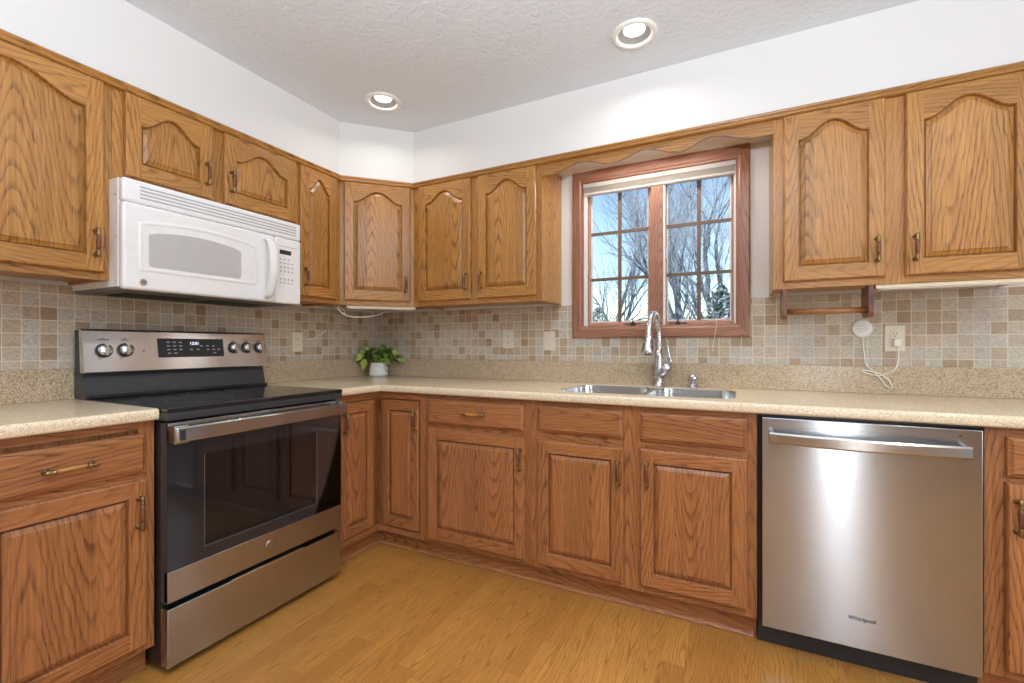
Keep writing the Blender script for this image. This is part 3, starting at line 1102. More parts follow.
# inner-corner cabinet with the folding door
t = thing('corner_base_cabinet', 'L-shaped oak corner base cabinet with a folding two-leaf door, right of the range', 'base cabinet', (0, 0, 0), 0, LOW)
pts = [(0.005, -0.005), (0.005, -0.936), (0.575, -0.936), (0.575, -0.575), (0.925, -0.575), (0.925, -0.005)]
b = new(WL)
b.piece(0)
b.loops([[(x, y, 0.10) for x, y in pts], [(x, y, 0.8745) for x, y in pts]], True, True, True)
b.box(0.59, 0.61, -0.936, -0.896, 0.098, 0.8745, 0)
b.box(0.896, 0.925, -0.61, -0.59, 0.098, 0.8745, 0)
for z0, z1 in ((0.098, 0.130), (0.838, 0.8745)):
    b.box(0.59, 0.61, -0.896, -0.59, z0, z1, 1)
    b.box(0.61, 0.896, -0.61, -0.59, z0, z1, 1)
b.box(0.576, 0.59, -0.936, -0.896, 0.12, 0.86, 0)
b.build('carcass', t)
b = new(WL)
b.box(0.535, 0.555, -0.936, -0.535, 0.0005, 0.0995, 1)
b.box(0.555, 0.925, -0.555, -0.535, 0.0005, 0.0995, 1)
b.build('toe_board', t)
b = new(WL)
make_door(b, 0.0, 0.252, 0.136, 0.832, 0.0, 0.0, 0.045, 0.055, 0.045)
d = b.build('door', t, None, (0.638, -0.600, 0))
make_pull(d, 0.235, 0.730, -0.020, True, 0.11)
b = new(WL)
make_door(b, 0.0, 0.232, 0.136, 0.832, 0.0, 0.0, 0.045, 0.055, 0.045)
d = b.build('door', t, None, (0.600, -0.8895, 0), (0, 0, Q))
make_pull(d, 0.018, 0.730, -0.020, True, 0.11)

# rounded strip along the toe boards
b = new(WL)
q = [(0.0, 0.0008), (0.014, 0.0008), (0.0135, 0.006), (0.010, 0.012), (0.005, 0.016), (0.0, 0.0175)]
b.sweep([(0.5555, -0.936), (0.5555, -0.5555), (2.462, -0.5555)], q)
struct(b.build('trim_2'))

# ------------------------------------------------------------------ worktops
NOSE = [(0.0, 0.9140), (0.006, 0.9128), (0.0115, 0.9085), (0.0135, 0.9030), (0.0135, 0.884), (0.0115, 0.8785), (0.006, 0.8755), (-0.02, 0.8755)]
SINK_CUT = rrect(1.628, 2.402, -0.545, -0.105, 0.075, 7)
b = new(M['counter'])
outer = [(0.0055, -0.0055), (0.0055, -0.9385), (0.6315, -0.9385), (0.6315, -0.6315), (3.70, -0.6315), (3.70, -0.0055)]
rings = fill_holes(b, outer, [SINK_CUT], 0.914)
rings2 = fill_holes(b, outer, [SINK_CUT], 0.8755)
for ra, rb in zip(rings, rings2):
    n = len(ra)
    for i in range(n):
        j = (i + 1) % n
        a, c = ra[i].co, ra[j].co
        if abs(a.x - 0.6315) < 1e-4 and abs(c.x - 0.6315) < 1e-4 or abs(a.y + 0.6315) < 1e-4 and abs(c.y + 0.6315) < 1e-4:
            continue
        b.f([ra[i], ra[j], rb[j], rb[i]])
b.sm = True
b.sweep([(0.6315, -0.9385), (0.6315, -0.6315), (3.70, -0.6315)], NOSE)
b.sm = False
ct = tag(b.build('countertop'), 'long beige speckled countertop turning the corner and carrying the sink', 'countertop', 'speckled countertops')
b = new(M['splash_shaded'])
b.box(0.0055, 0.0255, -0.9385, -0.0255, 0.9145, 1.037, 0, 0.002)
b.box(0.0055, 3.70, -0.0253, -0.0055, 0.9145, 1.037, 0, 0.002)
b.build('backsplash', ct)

b = new(M['counter'])
b.box(0.0055, 0.6315, -2.17, -1.7055, 0.8755, 0.914)
b.sm = True
b.sweep([(0.6315, -2.17), (0.6315, -1.7055)], NOSE)
b.sm = False
ct2 = tag(b.build('countertop'), 'short beige speckled countertop at the left edge, left of the range', 'countertop', 'speckled countertops')
b = new(M['splash_shaded'])
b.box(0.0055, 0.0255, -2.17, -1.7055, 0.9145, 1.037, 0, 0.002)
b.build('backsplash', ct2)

# ------------------------------------------------------------------ sink, faucet
sk = thing('sink', 'stainless double-bowl sink set into the counter under the window', 'sink', (2.015, -0.325, 0.9115))


def bowl(b, x0, x1, y0, y1, depth):
    top = rrect(x0, x1, y0, y1, 0.07, 7)
    rings = []
    cx, cy = (x0 + x1) / 2, (y0 + y1) / 2
    for k, z in ((1.0, -0.0015), (0.992, -0.012), (0.975, -depth * 0.6), (0.955, -depth * 0.88), (0.90, -depth * 0.97), (0.80, -depth)):
        rings.append([(cx + (p[0] - cx) * k, cy + (p[1] - cy) * k, z) for p in top])
    rings.append([(cx + (p[0] - cx) * 0.12, cy + (p[1] - cy) * 0.12, -depth - 0.006) for p in top])
    b.loops(rings, True, False, True, True)


B1, B2 = (-0.381, 0.002, -0.214, 0.214), (0.030, 0.381, -0.214, 0.214)
b = new(M['sink'])
fill_holes(b, rrect(-0.3865, 0.3865, -0.2195, 0.2195, 0.0745, 7), [rrect(*B1, 0.07, 7), rrect(*B2, 0.07, 7)], -0.0015)
b.build('rim', sk)
for B in (B1, B2):
    b = new(M['sink'])
    bowl(b, *B, 0.20)
    o = b.build('bowl', sk)
    b = new(M['chrome'])
    b.lathe(((B[0] + B[1]) / 2, 0, -0.2055), (0, 0, 1), [(0, 0.040), (0.003, 0.042), (0.004, 0.036), (0.001, 0.030), (0.001, 0.001)], 20)
    b.build('drain', o)

fx, fy = 2.035, -0.068
fa = thing('faucet', 'brushed nickel pull-down faucet behind the sink', 'faucet', (fx, fy, 0.9145))
b = new(M['chrome'])
b.lathe((0, 0, 0.0002), (0, 0, 1), [(0, 0.030), (0.006, 0.030), (0.010, 0.026), (0.035, 0.024), (0.075, 0.0255), (0.11, 0.0245), (0.16, 0.0205), (0.19, 0.0185)], 24)
b.build('body', fa)
b = new(M['chrome'])
sp = smooth_path([(0, 0, 0.185), (0.0, 0.002, 0.25), (-0.002, -0.006, 0.31), (-0.006, -0.045, 0.362), (-0.010, -0.10, 0.378), (-0.014, -0.150, 0.352), (-0.018, -0.178, 0.305), (-0.020, -0.188, 0.265)], 5)
b.tube(sp, 0.0142, 16, rad=[0.0185 - 0.0028 * min(1, i / 14) for i in range(len(sp))])
b.build('spout', fa)
b = new(M['chrome'])
b.lathe((-0.020, -0.188, 0.268), (-0.02, -0.16, -1), [(0, 0.0165), (0.008, 0.0205), (0.012, 0.0195), (0.040, 0.0225), (0.075, 0.0295), (0.092, 0.031), (0.098, 0.028), (0.099, 0.022)], 20)
b.mat(M['dark_plastic'])
b.lathe((-0.022, -0.2036, 0.1705), (-0.02, -0.16, -1), [(0, 0.019), (0.0012, 0.019)], 20)
b.build('spray_head', fa)
b = new(M['chrome'])
b.tube([(0.008, -0.004, 0.055), (0.030, -0.014, 0.085), (0.055, -0.022, 0.115)], 0.016, 16, rad=[0.023, 0.0225, 0.021])
b.tube(smooth_path([(0.050, -0.022, 0.108), (0.064, -0.024, 0.128), (0.058, -0.024, 0.155), (0.050, -0.025, 0.195), (0.047, -0.028, 0.222), (0.050, -0.032, 0.236)], 5), 0.0115, 12,
       rad=None, flat=0.8)
b.build('lever_handle', fa)

sd = thing('soap_dispenser', 'small nickel soap dispenser on the counter right of the faucet', 'soap dispenser', (2.205, -0.075, 0.9145))
b = new(M['chrome'])
b.lathe((0, 0, 0.0002), (0, 0, 1), [(0, 0.029), (0.005, 0.029), (0.009, 0.021), (0.020, 0.019), (0.024, 0.016)], 20)
b.build('base', sd)
b = new(M['chrome'])
b.lathe((0, 0, 0.024), (0, 0, 1), [(0, 0.017), (0.010, 0.0225), (0.030, 0.0235), (0.040, 0.020), (0.043, 0.010)], 20)
b.box(-0.008, 0.008, -0.048, -0.014, 0.052, 0.063, 0, 0.003)
b.build('pump_head', sd)

# ------------------------------------------------------------------ range (local x along +Y of the room, -y towards the viewer)
rg = thing('range', 'stainless and black electric range standing below the white microwave', 'range', (0, -1.702, 0), Q)
RW = 0.757
b = new(M['black'])
b.box(0.003, RW - 0.003, -0.635, -0.03, 0.03, 0.870)
b.build('body', rg)
b = new(M['black_glass'])
b.box(0.0, RW, -0.688, -0.115, 0.8995, 0.9165, 0, 0.004)
b.mat(M['grey_band'])
b.box(0.0, RW, -0.686, -0.635, 0.872, 0.8993, 0, 0.003)
b.build('cooktop', rg)
for cx_, cy_, r_ in ((0.21, -0.50, 0.11), (0.21, -0.24, 0.075), (0.55, -0.50, 0.085), (0.55, -0.24, 0.075), (0.38, -0.22, 0.06)):
    b = new(M['grey_band'])
    b.loops([[(cx_ + rr * math.cos(2 * PI * i / 40), cy_ + rr * math.sin(2 * PI * i / 40), 0.91675) for i in range(40)] for rr in (r_, r_ + 0.0015)], True)
    b.build('burner_ring', rg)
b = new(M['grey_band'])                                      # riser behind the cooktop
b.loops([[(-0.002, y, z) for y, z in ((-0.03, 0.87), (-0.115, 0.87), (-0.108, 0.935), (-0.088, 1.018), (-0.03, 1.018))],
         [(RW + 0.002, y, z) for y, z in ((-0.03, 0.87), (-0.115, 0.87), (-0.108, 0.935), (-0.088, 1.018), (-0.03, 1.018))]], True, True, True)
b.build('backguard', rg)
b = new(M['black_glass'])
b.box(0.0, RW, -0.132, -0.1085, 0.9168, 0.929, 0, 0.003)
b.build('rear_ledge', rg)
# sloped stainless control panel
CP0, CP1 = Vector((0, -0.122, 1.019)), Vector((0, -0.096, 1.193))
b = new(M['steel_panel'])
pr = [(-0.086, 1.019), (CP0.y, CP0.z), (CP0.y - 0.002, CP0.z + 0.004), (CP1.y - 0.002, CP1.z - 0.006), (CP1.y + 0.004, CP1.z), (-0.074, 1.194)]
b.loops([[(-0.008, y, z) for y, z in pr], [(RW + 0.004, y, z) for y, z in pr]], True, True, True)
b.mat(M['dark_plastic'])
b.box(-0.004, RW + 0.002, -0.0855, -0.03, 1.022, 1.190)
b.box(-0.0082, RW + 0.0042, -0.092, -0.074, 1.1935, 1.1955)
cpan = b.build('control_panel', rg)
cn = Vector((0, -(CP1.z - CP0.z), CP1.y - CP0.y)).normalized()


def on_panel(x, z, out=0.0):
    f = (z - CP0.z) / (CP1.z - CP0.z)
    return Vector((x, CP0.y - 0.002 + (CP1.y - CP0.y) * f, z)) + cn * out


for kx, kz in ((0.057, 1.108), (0.129, 1.110), (0.586, 1.118), (0.654, 1.118), (0.723, 1.117)):
    b = new(M['black'])
    p = on_panel(kx, kz, 0.0005)
    b.lathe(p, cn, [(0, 0.0285), (0.004, 0.0285), (0.005, 0.026)], 24)
    b.mat(M['steel_plain'])
    b.lathe(p + cn * 0.005, cn, [(0, 0.0245), (0.018, 0.0225), (0.021, 0.019), (0.0215, 0.0)], 24)
    up = cn.cross(Vector((1, 0, 0))).normalized()
    tilt = (up * 0.995 + Vector((1, 0, 0)) * 0.06).normalized()
    side = cn.cross(tilt)
    g0 = p + cn * 0.0245
    pts_ = [[g0 + tilt * (sgn * 0.023) + side * sx + cn * h for sx, h in ((-0.0055, -0.004), (0.0055, -0.004), (0.0035, 0.009), (-0.0035, 0.009))] for sgn in (-1, 1)]
    b.loops(pts_, True, True, True)
    b.build('knob', rg)
b = new(M['dark_plastic'])
dz0, dz1, dx0, dx1 = 1.076, 1.160, 0.249, 0.534
b.loops([[on_panel(x, z, h) for x, z in ((dx0, dz0), (dx1, dz0), (dx1, dz1), (dx0, dz1))] for h in (0.0004, 0.0025)], True, False, True)
disp = b.build('display', rg)
rotx = Q + math.asin(max(-1, min(1, -cn.z)))
lettering('12:01', 0.019, 'clock_digits', disp, M['digits'], on_panel(0.400, 1.138, 0.0028), (rotx, 0, 0))
for r_, cols in enumerate(((0.29, 0.315, 0.34), (0.29, 0.315, 0.34, 0.43, 0.458, 0.486), (0.29, 0.315, 0.34, 0.385, 0.415, 0.43 + 0.03, 0.486, 0.51), (0.292, 0.318, 0.49))):
    z = 1.143 - r_ * 0.0165
    for x in cols:
        b = new(M['grey_key'])
        b.loops([[on_panel(x + sx * 0.0065, z + sz, h) for sx, sz in ((-1, -0.0022), (1, -0.0022), (1, 0.0022), (-1, 0.0022))] for h in (0.0026, 0.0029)], True, False, True)
        b.build('key', disp)
for kx, w_ in ((0.057, 0.02), (0.129, 0.012), (0.586, 0.012), (0.654, 0.012), (0.723, 0.012)):
    for dz, ww in ((0.047, 0.003), (0.040, w_)):
        b = new(M['text'])
        b.loops([[on_panel(kx + sx * ww, 1.112 + dz + sz, h) for sx, sz in ((-1, -0.0013), (1, -0.0013), (1, 0.0013), (-1, 0.0013))] for h in (0.0002, 0.0005)], True, False, True)
        b.build('knob_lettering', cpan)
b = new(M['text'])
b.lathe(on_panel(0.195, 1.107, 0.0003), cn, [(0, 0.003), (0.0015, 0.003)], 10)
b.build('lock_light', cpan)
# oven door
dr = new(M['door_grey'])
YD = -0.680
for x0, x1, z0, z1 in ((0.004, 0.125, 0.25, 0.863), (RW - 0.135, RW - 0.004, 0.25, 0.863), (0.125, RW - 0.135, 0.25, 0.400), (0.125, RW - 0.135, 0.735, 0.863)):
    dr.box(x0, x1, YD + 0.005, -0.637, z0, z1)
door = dr.build('oven_door', rg)
b = new(M['oven_glass'])
b.box(0.004, RW - 0.004, YD, YD + 0.0045, 0.3585, 0.862)
b.build('door_glass', door)
b = new(M['mw_line'])
for x0, x1, z0, z1 in ((0.125, 0.1275, 0.40, 0.735), (RW - 0.1375, RW - 0.135, 0.40, 0.735), (0.125, RW - 0.135, 0.3985, 0.401)):
    b.box(x0, x1, YD + 0.0048, YD + 0.012, z0, z1)
b.build('window_edge', door)
b = new(M['steel'])
b.box(0.004, RW - 0.004, YD - 0.001, YD + 0.02, 0.252, 0.358, 0, 0.0015)
b.build('trim_strip', door)
b = new(M['steel'])
b.box(0.004, RW - 0.004, YD - 0.002, YD + 0.006, 0.846, 0.8635, 0, 0.001)
b.box(0.004, 0.050, YD - 0.044, YD, 0.796, 0.858, 0, 0.004)
b.box(RW - 0.050, RW - 0.004, YD - 0.044, YD, 0.796, 0.858, 0, 0.004)
b.box(0.006, RW - 0.006, YD - 0.050, YD - 0.028, 0.800, 0.853, 0, 0.006)
b.mat(M['slot'])
for k in range(3):
    b.box(0.30 + k * 0.145, 0.42 + k * 0.145, YD - 0.0032, YD - 0.001, 0.8535, 0.8560)
b.box(0.018, 0.034, YD - 0.0515, YD - 0.044, 0.808, 0.843)
b.build('door_handle', door)
b = new(M['steel_plain'])
b.lathe((0.380, YD - 0.0012, 0.308), (0, -1, 0), [(0, 0.0185), (0.0012, 0.0185), (0.0014, 0.015)], 28)
b.mat(M['text'])
for r0, r1 in ((0.0145, 0.0162), (0.0105, 0.0115)):
    b.loops([[(0.380 + rr * math.cos(2 * PI * i / 28), YD - 0.0030, 0.308 + rr * math.sin(2 * PI * i / 28)) for i in range(28)] for rr in (r0, r1)], True)
bd = b.build('badge', door)
lettering('GE', 0.0125, 'badge_lettering', door, M['text'], (0.380, YD - 0.0030, 0.308), (Q, 0, 0))
b = new(M['cavity'])
b.loops([[(0.10, -0.630, 0.37), (RW - 0.11, -0.630, 0.37), (RW - 0.11, -0.630, 0.77), (0.10, -0.630, 0.77)],
         [(0.10, -0.15, 0.37), (RW - 0.11, -0.15, 0.37), (RW - 0.11, -0.15, 0.77), (0.10, -0.15, 0.77)]], True, False, True)
b.build('oven_cavity', rg)
for z in (0.485, 0.585):
    b = new(M['rack'])
    for k in range(3):
        b.tube([(0.11, -0.625 + k * 0.2, z), (RW - 0.12, -0.625 + k * 0.2, z)], 0.0035, 6)
    for k in range(16):
        x = 0.125 + k * 0.033
        b.tube([(x, -0.625, z + 0.003), (x, -0.18, z + 0.003)], 0.0018, 5)
    b.build('oven_rack', rg)
b = new(M['steel'])
b.box(0.004, RW - 0.004, YD, -0.637, 0.030, 0.2295, 0, 0.003)
dw_ = b.build('storage_drawer', rg)
b = new(M['steel_plain'])
b.box(0.22, 0.54, YD - 0.002, YD + 0.02, 0.2300, 0.2345, 0, 0.001)
b.build('finger_pull', dw_)
for x in (0.06, RW - 0.06):
    for y in (-0.60, -0.10):
        b = new(M['dark_plastic'])
        b.lathe((x, y, 0.0004), (0, 0, 1), [(0, 0.022), (0.006, 0.022), (0.010, 0.012), (0.031, 0.010)], 14)
        b.build('foot', rg)

# ------------------------------------------------------------------ over-the-range microwave
mw = thing('microwave', 'white over-the-range microwave mounted above the stainless range', 'microwave', (0, -1.7055, 1.333), Q)
MW_, MH = 0.756, 0.410
b = new(M['white'])
b.box(0.0, MW_, -0.366, -0.008, 0.014, MH + 0.005)
b.mat(M['chrome'])
for z in (0.035, 0.20, 0.355):
    b.lathe((0.0, -0.352, z), (-1, 0, 0), [(0.0002, 0.004), (0.002, 0.003)], 10)
body = b.build('body', mw)
b = new(M['mw_under'])
b.box(0.003, MW_ - 0.003, -0.364, -0.02, 0.004, 0.0135)
b.mat(M['slot'])
for k in range(2):
    b.box(0.08 + k * 0.33, 0.35 + k * 0.33, -0.24, -0.08, 0.001, 0.0038)
b.build('underside', mw)
b = new(M['white'])
b.box(0.0, MW_, -0.400, -0.3665, 0.329, MH + 0.005, 0, 0.010)
vg = b.build('vent_grille', mw)
b = new(M['mw_line'])
for k in range(4):
    z = 0.348 + k * 0.0135
    b.box(0.055, MW_ - 0.03, -0.4012, -0.398, z, z + 0.0055)
b.build('vent_slots', vg)
b = new(M['white'])
b.box(0.0, 0.6095, -0.402, -0.3665, 0.004, 0.3275, 0, 0.011)
md = b.build('door', mw)


def bowed(x0, x1, z0, z1, rise, n=22, r=0.012):
    pts = [(x0, z0 + r), (x0 + r * 0.3, z0 + r * 0.3), (x0 + r, z0)]
    pts += [(x1 - r, z0), (x1 - r * 0.3, z0 + r * 0.3), (x1, z0 + r)]
    for i in range(n + 1):
        t = i / n
        x = x1 + (x0 - x1) * t
        e = min(t, 1 - t) * n
        pts.append((x, z1 + rise * math.sin(PI * min(max(t * 0.96 + 0.02, 0), 1)) - (0.006 if e < 0.5 else (0.002 if e < 1.5 else 0))))
    return pts


b = new(M['white'])
o1 = bowed(0.048, 0.520, 0.075, 0.262, 0.022)
b.loops([[(x, y, z) for x, z in offset_loop(o1, d_)] for d_, y in ((0.0, -0.4021), (0.003, -0.4045), (0.010, -0.4050), (0.016, -0.4022))], True, False, False, True)
b.build('window_rim', md)
b = new(M['mw_window'])
o2 = bowed(0.083, 0.440, 0.096, 0.222, 0.020)
b.poly([(x, -0.4034, z) for x, z in o2])
b.loops([[(x, y, z) for x, z in o2] for y in (-0.4022, -0.4034)], True)
b.build('window', md)
b = new(M['steel_plain'])
b.lathe((0.064, -0.4022, 0.034), (0, -1, 0), [(0, 0.0125), (0.0018, 0.0125), (0.0024, 0.011)], 24)
b.build('badge', md)
lettering('GE', 0.011, 'badge_lettering', md, M['text'], (0.064, -0.4052, 0.034), (Q, 0, 0))
b = new(M['white'])
hp = smooth_path([(0.563, -0.401, 0.300), (0.563, -0.425, 0.294), (0.563, -0.448, 0.265), (0.563, -0.460, 0.20), (0.563, -0.458, 0.13), (0.563, -0.440, 0.07), (0.563, -0.422, 0.035), (0.563, -0.401, 0.025)], 5)
b.tube(hp, 0.013, 18, rad=[0.0135 + 0.0095 * math.sin(PI * i / (len(hp) - 1)) for i in range(len(hp))], flat=0.62)
b.build('handle', md)
b = new(M['white'])
b.box(0.6115, MW_, -0.400, -0.3665, 0.004, 0.3275, 0, 0.009)
cp = b.build('control_panel', mw)
b = new(M['dark_plastic'])
b.box(0.634, 0.698, -0.4012, -0.399, 0.246, 0.267, 0, 0.0015)
b.build('display', cp)
for r_ in range(7):
    if r_ == 4:
        continue
    for c_ in range(4 if r_ not in (0, 4) else 3):
        x = 0.640 + c_ * 0.0215
        z = 0.222 - r_ * 0.0195
        b = new(M['grey_key'])
        b.box(x - 0.0058, x + 0.0058, -0.4006, -0.399, z - 0.0026, z + 0.0026)
        if r_ in (2, 3, 5):
            b.box(x - 0.003, x + 0.003, -0.4006, -0.399, z - 0.0075, z - 0.0048)
        b.build('key', cp)
b = new(M['grey_key'])
b.box(0.628, 0.735, -0.4004, -0.399, 0.284, 0.2865)
b.build('panel_line', cp)

# ------------------------------------------------------------------ dishwasher
dw = thing('dishwasher', 'stainless steel dishwasher under the counter on the right', 'dishwasher', (2.4885, 0, 0))
b = new(M['black'])
b.box(-0.0125, 0.6125, -0.585, -0.02, 0.095, 0.872)
b.box(-0.0125, 0.6125, -0.6120, -0.585, 0.8655, 0.8745)
b.build('tub', dw)
b = new(M['steel'])
b.box(0.0, 0.603, -0.640, -0.5855, 0.092, 0.864, 0, 0.003)
dd = b.build('door', dw)
b = new(M['steel_plain'])
nseg = 24
prof = [(-0.0195, 0.0), (-0.0195, -0.009), (-0.014, -0.0135), (0.014, -0.0135), (0.0195, -0.009), (0.0195, 0.0)]
rings = []
for i in range(nseg + 1):
    t = i / nseg
    x = 0.022 + (0.564 - 0.022) * t
    s = math.sin(PI * t)
    rings.append([(x, -0.668 - 0.030 * s ** 0.8 + dy, 0.797 + dz) for dz, dy in prof])
b.loops(rings, True, True, True, False)
for x0, x1 in ((0.022, 0.036), (0.550, 0.564)):
    b.box(x0, x1, -0.672, -0.6395, 0.778, 0.816, 0, 0.002)
b.build('bar_handle', dd)
b = new(M['slot'])
b.lathe((0.549, -0.6402, 0.842), (0, -1, 0), [(0, 0.0035), (0.0008, 0.0035)], 10)
b.build('vent_dot', dd)
lettering('Whirlpool', 0.0185, 'lettering', dd, M['text'], (0.298, -0.6405, 0.195), (Q, 0, 0), 0.0003, 0.0004)
b = new(M['dark_plastic'])
b.box(-0.012, 0.612, -0.575, -0.545, 0.0008, 0.0945)
b.build('kick_plate', dw)

# ------------------------------------------------------------------ recessed ceiling lights
for (x, y), lab in zip(LAMPS, ('round recessed ceiling light over the inner corner, left of the two', 'round recessed ceiling light above the window, right of the two')):
    t = thing('recessed_light', lab, 'ceiling light', (x, y, CZ), 0, 'recessed ceiling lights')
    b = new(M['white_matte'])
    b.lathe((0, 0, -0.0105), (0, 0, 1), [(0.010, 0.096), (0.006, 0.0955), (0.0, 0.089), (0.0, 0.076), (0.004, 0.070), (0.0095, 0.0685)], 40, True, False)
    b.build('trim_ring', t)
    b = new(M['baffle'])
    b.lathe((0, 0, 0), (0, 0, 1), [(-0.004, 0.0705), (0.003, 0.066), (0.008, 0.058), (0.012, 0.050), (0.016, 0.046)], 40, True, False)
    b.build('baffle', t)
    b = new(M['lamp'])
    b.lathe((0, 0, 0.020), (0, 0, 1), [(-0.008, 0.001), (-0.0076, 0.02), (-0.006, 0.036), (-0.003, 0.045), (0.006, 0.0455)], 32, True, False)
    b.build('bulb', t)


# ------------------------------------------------------------------ outlets, switch, cords
def outlet(label, loc, rz, mat, kind, w=0.072, h=0.116, plugged=False):
    t = thing('wall_outlet' if kind != 'switch' else 'light_switch', label, 'outlet' if kind != 'switch' else 'switch', loc, rz, 'wall plates on the tile')
    b = new(mat)
    b.box(-w / 2, w / 2, -0.0055, -0.0003, -h / 2, h / 2, 0, 0.002)
    b.build('plate', t)
    if kind == 'switch':
        b = new(mat)
        b.box(-0.017, 0.017, -0.0085, -0.0056, -0.034, 0.034, 0, 0.001)
        b.build('rocker', t)
    else:
        b = new(mat)
        b.box(-0.017, 0.017, -0.0080, -0.0056, -0.034, 0.034, 0, 0.001)
        b.build('receptacle', t)
        b = new(M['slot'])
        for s in (-1, 1):
            for dx in (-0.006, 0.006):
                b.box(dx - 0.0011, dx + 0.0011, -0.0084, -0.0079, s * 0.018 - 0.001, s * 0.018 + 0.007)
            b.lathe((0, -0.0079, s * 0.018 - 0.008), (0, -1, 0), [(0, 0.0026), (0.0006, 0.0026)], 8)
        b.build('slots', t)
    return t


TY = -0.0053
outlet('beige outlet on the left wall tile right of the range', (-TY, -0.662, 1.150), Q, M['almond'], 'outlet')
outlet('beige outlet low on the tile midway between the plant and the window', (1.115, TY, 1.168), 0, M['beige_plate'], 'outlet')
outlet('beige rocker switch on the tile just left of the window', (1.394, TY, 1.157), 0, M['beige_plate'], 'switch')
outlet('almond outlet with a white cord, on the tile above the dishwasher', (3.028, TY, 1.160), 0, M['almond'], 'outlet')

pk = thing('charging_puck', 'round white puck on a looped white cord below the paper towel holder', 'plug-in puck', (2.911, TY, 1.205))
b = new(M['white_matte'])
b.lathe((0, -0.0004, 0), (0, -1, 0), [(0, 0.036), (0.004, 0.039), (0.010, 0.039), (0.014, 0.035), (0.0145, 0.0)], 32)
p_ = b.build('puck', pk)
b = new(M['grey_key'])
for k in range(5):
    w_ = (0.012, 0.02, 0.022, 0.018, 0.010)[k]
    b.box(-w_, w_, -0.0156, -0.0151, 0.016 - k * 0.008, 0.0185 - k * 0.008)
b.build('print', p_)
b = new(M['cord'])
cpts = [(2.913, -0.012, 1.170), (2.914, -0.020, 1.12), (2.918, -0.024, 1.08), (2.922, -0.031, 1.045), (2.942, -0.034, 1.018), (2.965, -0.034, 0.992), (2.990, -0.034, 0.955), (3.006, -0.036, 0.942),
        (3.012, -0.038, 0.952), (2.996, -0.040, 0.982), (2.968, -0.041, 1.004), (2.935, -0.040, 1.014), (2.908, -0.038, 1.020), (2.912, -0.036, 1.010), (2.940, -0.036, 1.000), (2.968, -0.035, 0.996),
        (3.000, -0.033, 1.008), (3.028, -0.030, 1.032), (3.036, -0.027, 1.07), (3.037, -0.028, 1.105), (3.036, -0.026, 1.128)]
b.tube(smooth_path([(x - 2.911, y - TY, z - 1.205) for x, y, z in cpts], 6), 0.0026, 8)
b.build('cord', pk)
b = new(M['cord'])
b.box(0.108, 0.134, -0.030, -0.0085, -0.079, -0.046, 0, 0.004)
b.build('plug', pk)

# wires under the corner cabinets
b = new(M['cord'])
b.tube(smooth_path([(0.250, -0.598, 1.366), (0.258, -0.587, 1.355), (0.271, -0.574, 1.336), (0.294, -0.551, 1.312), (0.319, -0.526, 1.302), (0.345, -0.50, 1.302), (0.372, -0.45, 1.306), (0.375, -0.36, 1.325), (0.37, -0.28, 1.350)]), 0.0030, 7)
b.tube(smooth_path([(0.258, -0.585, 1.366), (0.267, -0.578, 1.348), (0.279, -0.566, 1.321), (0.289, -0.556, 1.316), (0.286, -0.559, 1.340), (0.266, -0.580, 1.366)]), 0.0024, 7)
tag(b.build('lamp_wire'), 'white wire loosely hanging under the corner wall cabinet', 'wire')
b = new(M['cord'])
b.tube(smooth_path([(0.0085, -0.600, 1.170), (0.009, -0.565, 1.168), (0.010, -0.53, 1.180), (0.012, -0.49, 1.203), (0.010, -0.452, 1.222)]), 0.0034, 7)
b.tube(smooth_path([(0.0085, -0.452, 1.222), (0.0085, -0.438, 1.27), (0.0085, -0.43, 1.31), (0.010, -0.42, 1.352)]), 0.0014, 6)
tag(b.build('wall_wire'), 'short white wire end against the left wall tile near the corner', 'wire')

# strip lights under the cabinets
t = thing('strip_light', 'cream strip light under the angled corner wall cabinet', 'strip light', (0.318, -0.597, 0), PI / 4, 'under-cabinet strip lights')
b = new(M['cream'])
b.box(0.020, 0.425, 0.012, 0.060, 1.3535, 1.3695, 0, 0.002)
b.build('housing', t)
b = new(M['white_matte'])
b.box(0.03, 0.415, 0.016, 0.056, 1.3505, 1.3530)
b.build('diffuser', t)
t = thing('strip_light', 'cream strip light under the right wall cabinet, right of the towel holder', 'strip light', (2.898, -0.30, 0), 0, 'under-cabinet strip lights')
b = new(M['cream'])
b.box(0.0, 0.46, 0.0, 0.050, 1.3535, 1.3695, 0, 0.002)
b.build('housing', t)
b = new(M['white_matte'])
b.box(0.01, 0.45, 0.004, 0.046, 1.3505, 1.3530)
b.build('diffuser', t)

# paper towel holder
t = thing('paper_towel_holder', 'dark wood paper towel holder hanging under the right wall cabinet', 'towel holder', (2.735, -0.24, 0))
for s in (-1, 1):
    b = new(M['dark_oak'])
    xc = s * 0.148
    out = [(-0.062, 1.3695), (-0.062, 1.262)] + [(-0.062 + 0.020 - 0.020 * math.cos(a) , 1.262 - 0.020 * math.sin(a)) for a in (0.4, 0.8, 1.2, 1.57)]
    out += [(0.032, 1.242), (0.052, 1.258), (0.062, 1.285), (0.062, 1.3695)]
    b.piece(0, xc)
    b.loops([[(xc - 0.008, y, z) for y, z in out], [(xc + 0.008, y, z) for y, z in out]], True, True, True)
    b.build('bracket', t)
b = new(M['oak_low'])
b.piece(1, 1.275)
b.lathe((-0.140, -0.022, 1.273), (1, 0, 0), [(0, 0.0125), (0.280, 0.0125)], 18)
b.build('dowel', t)

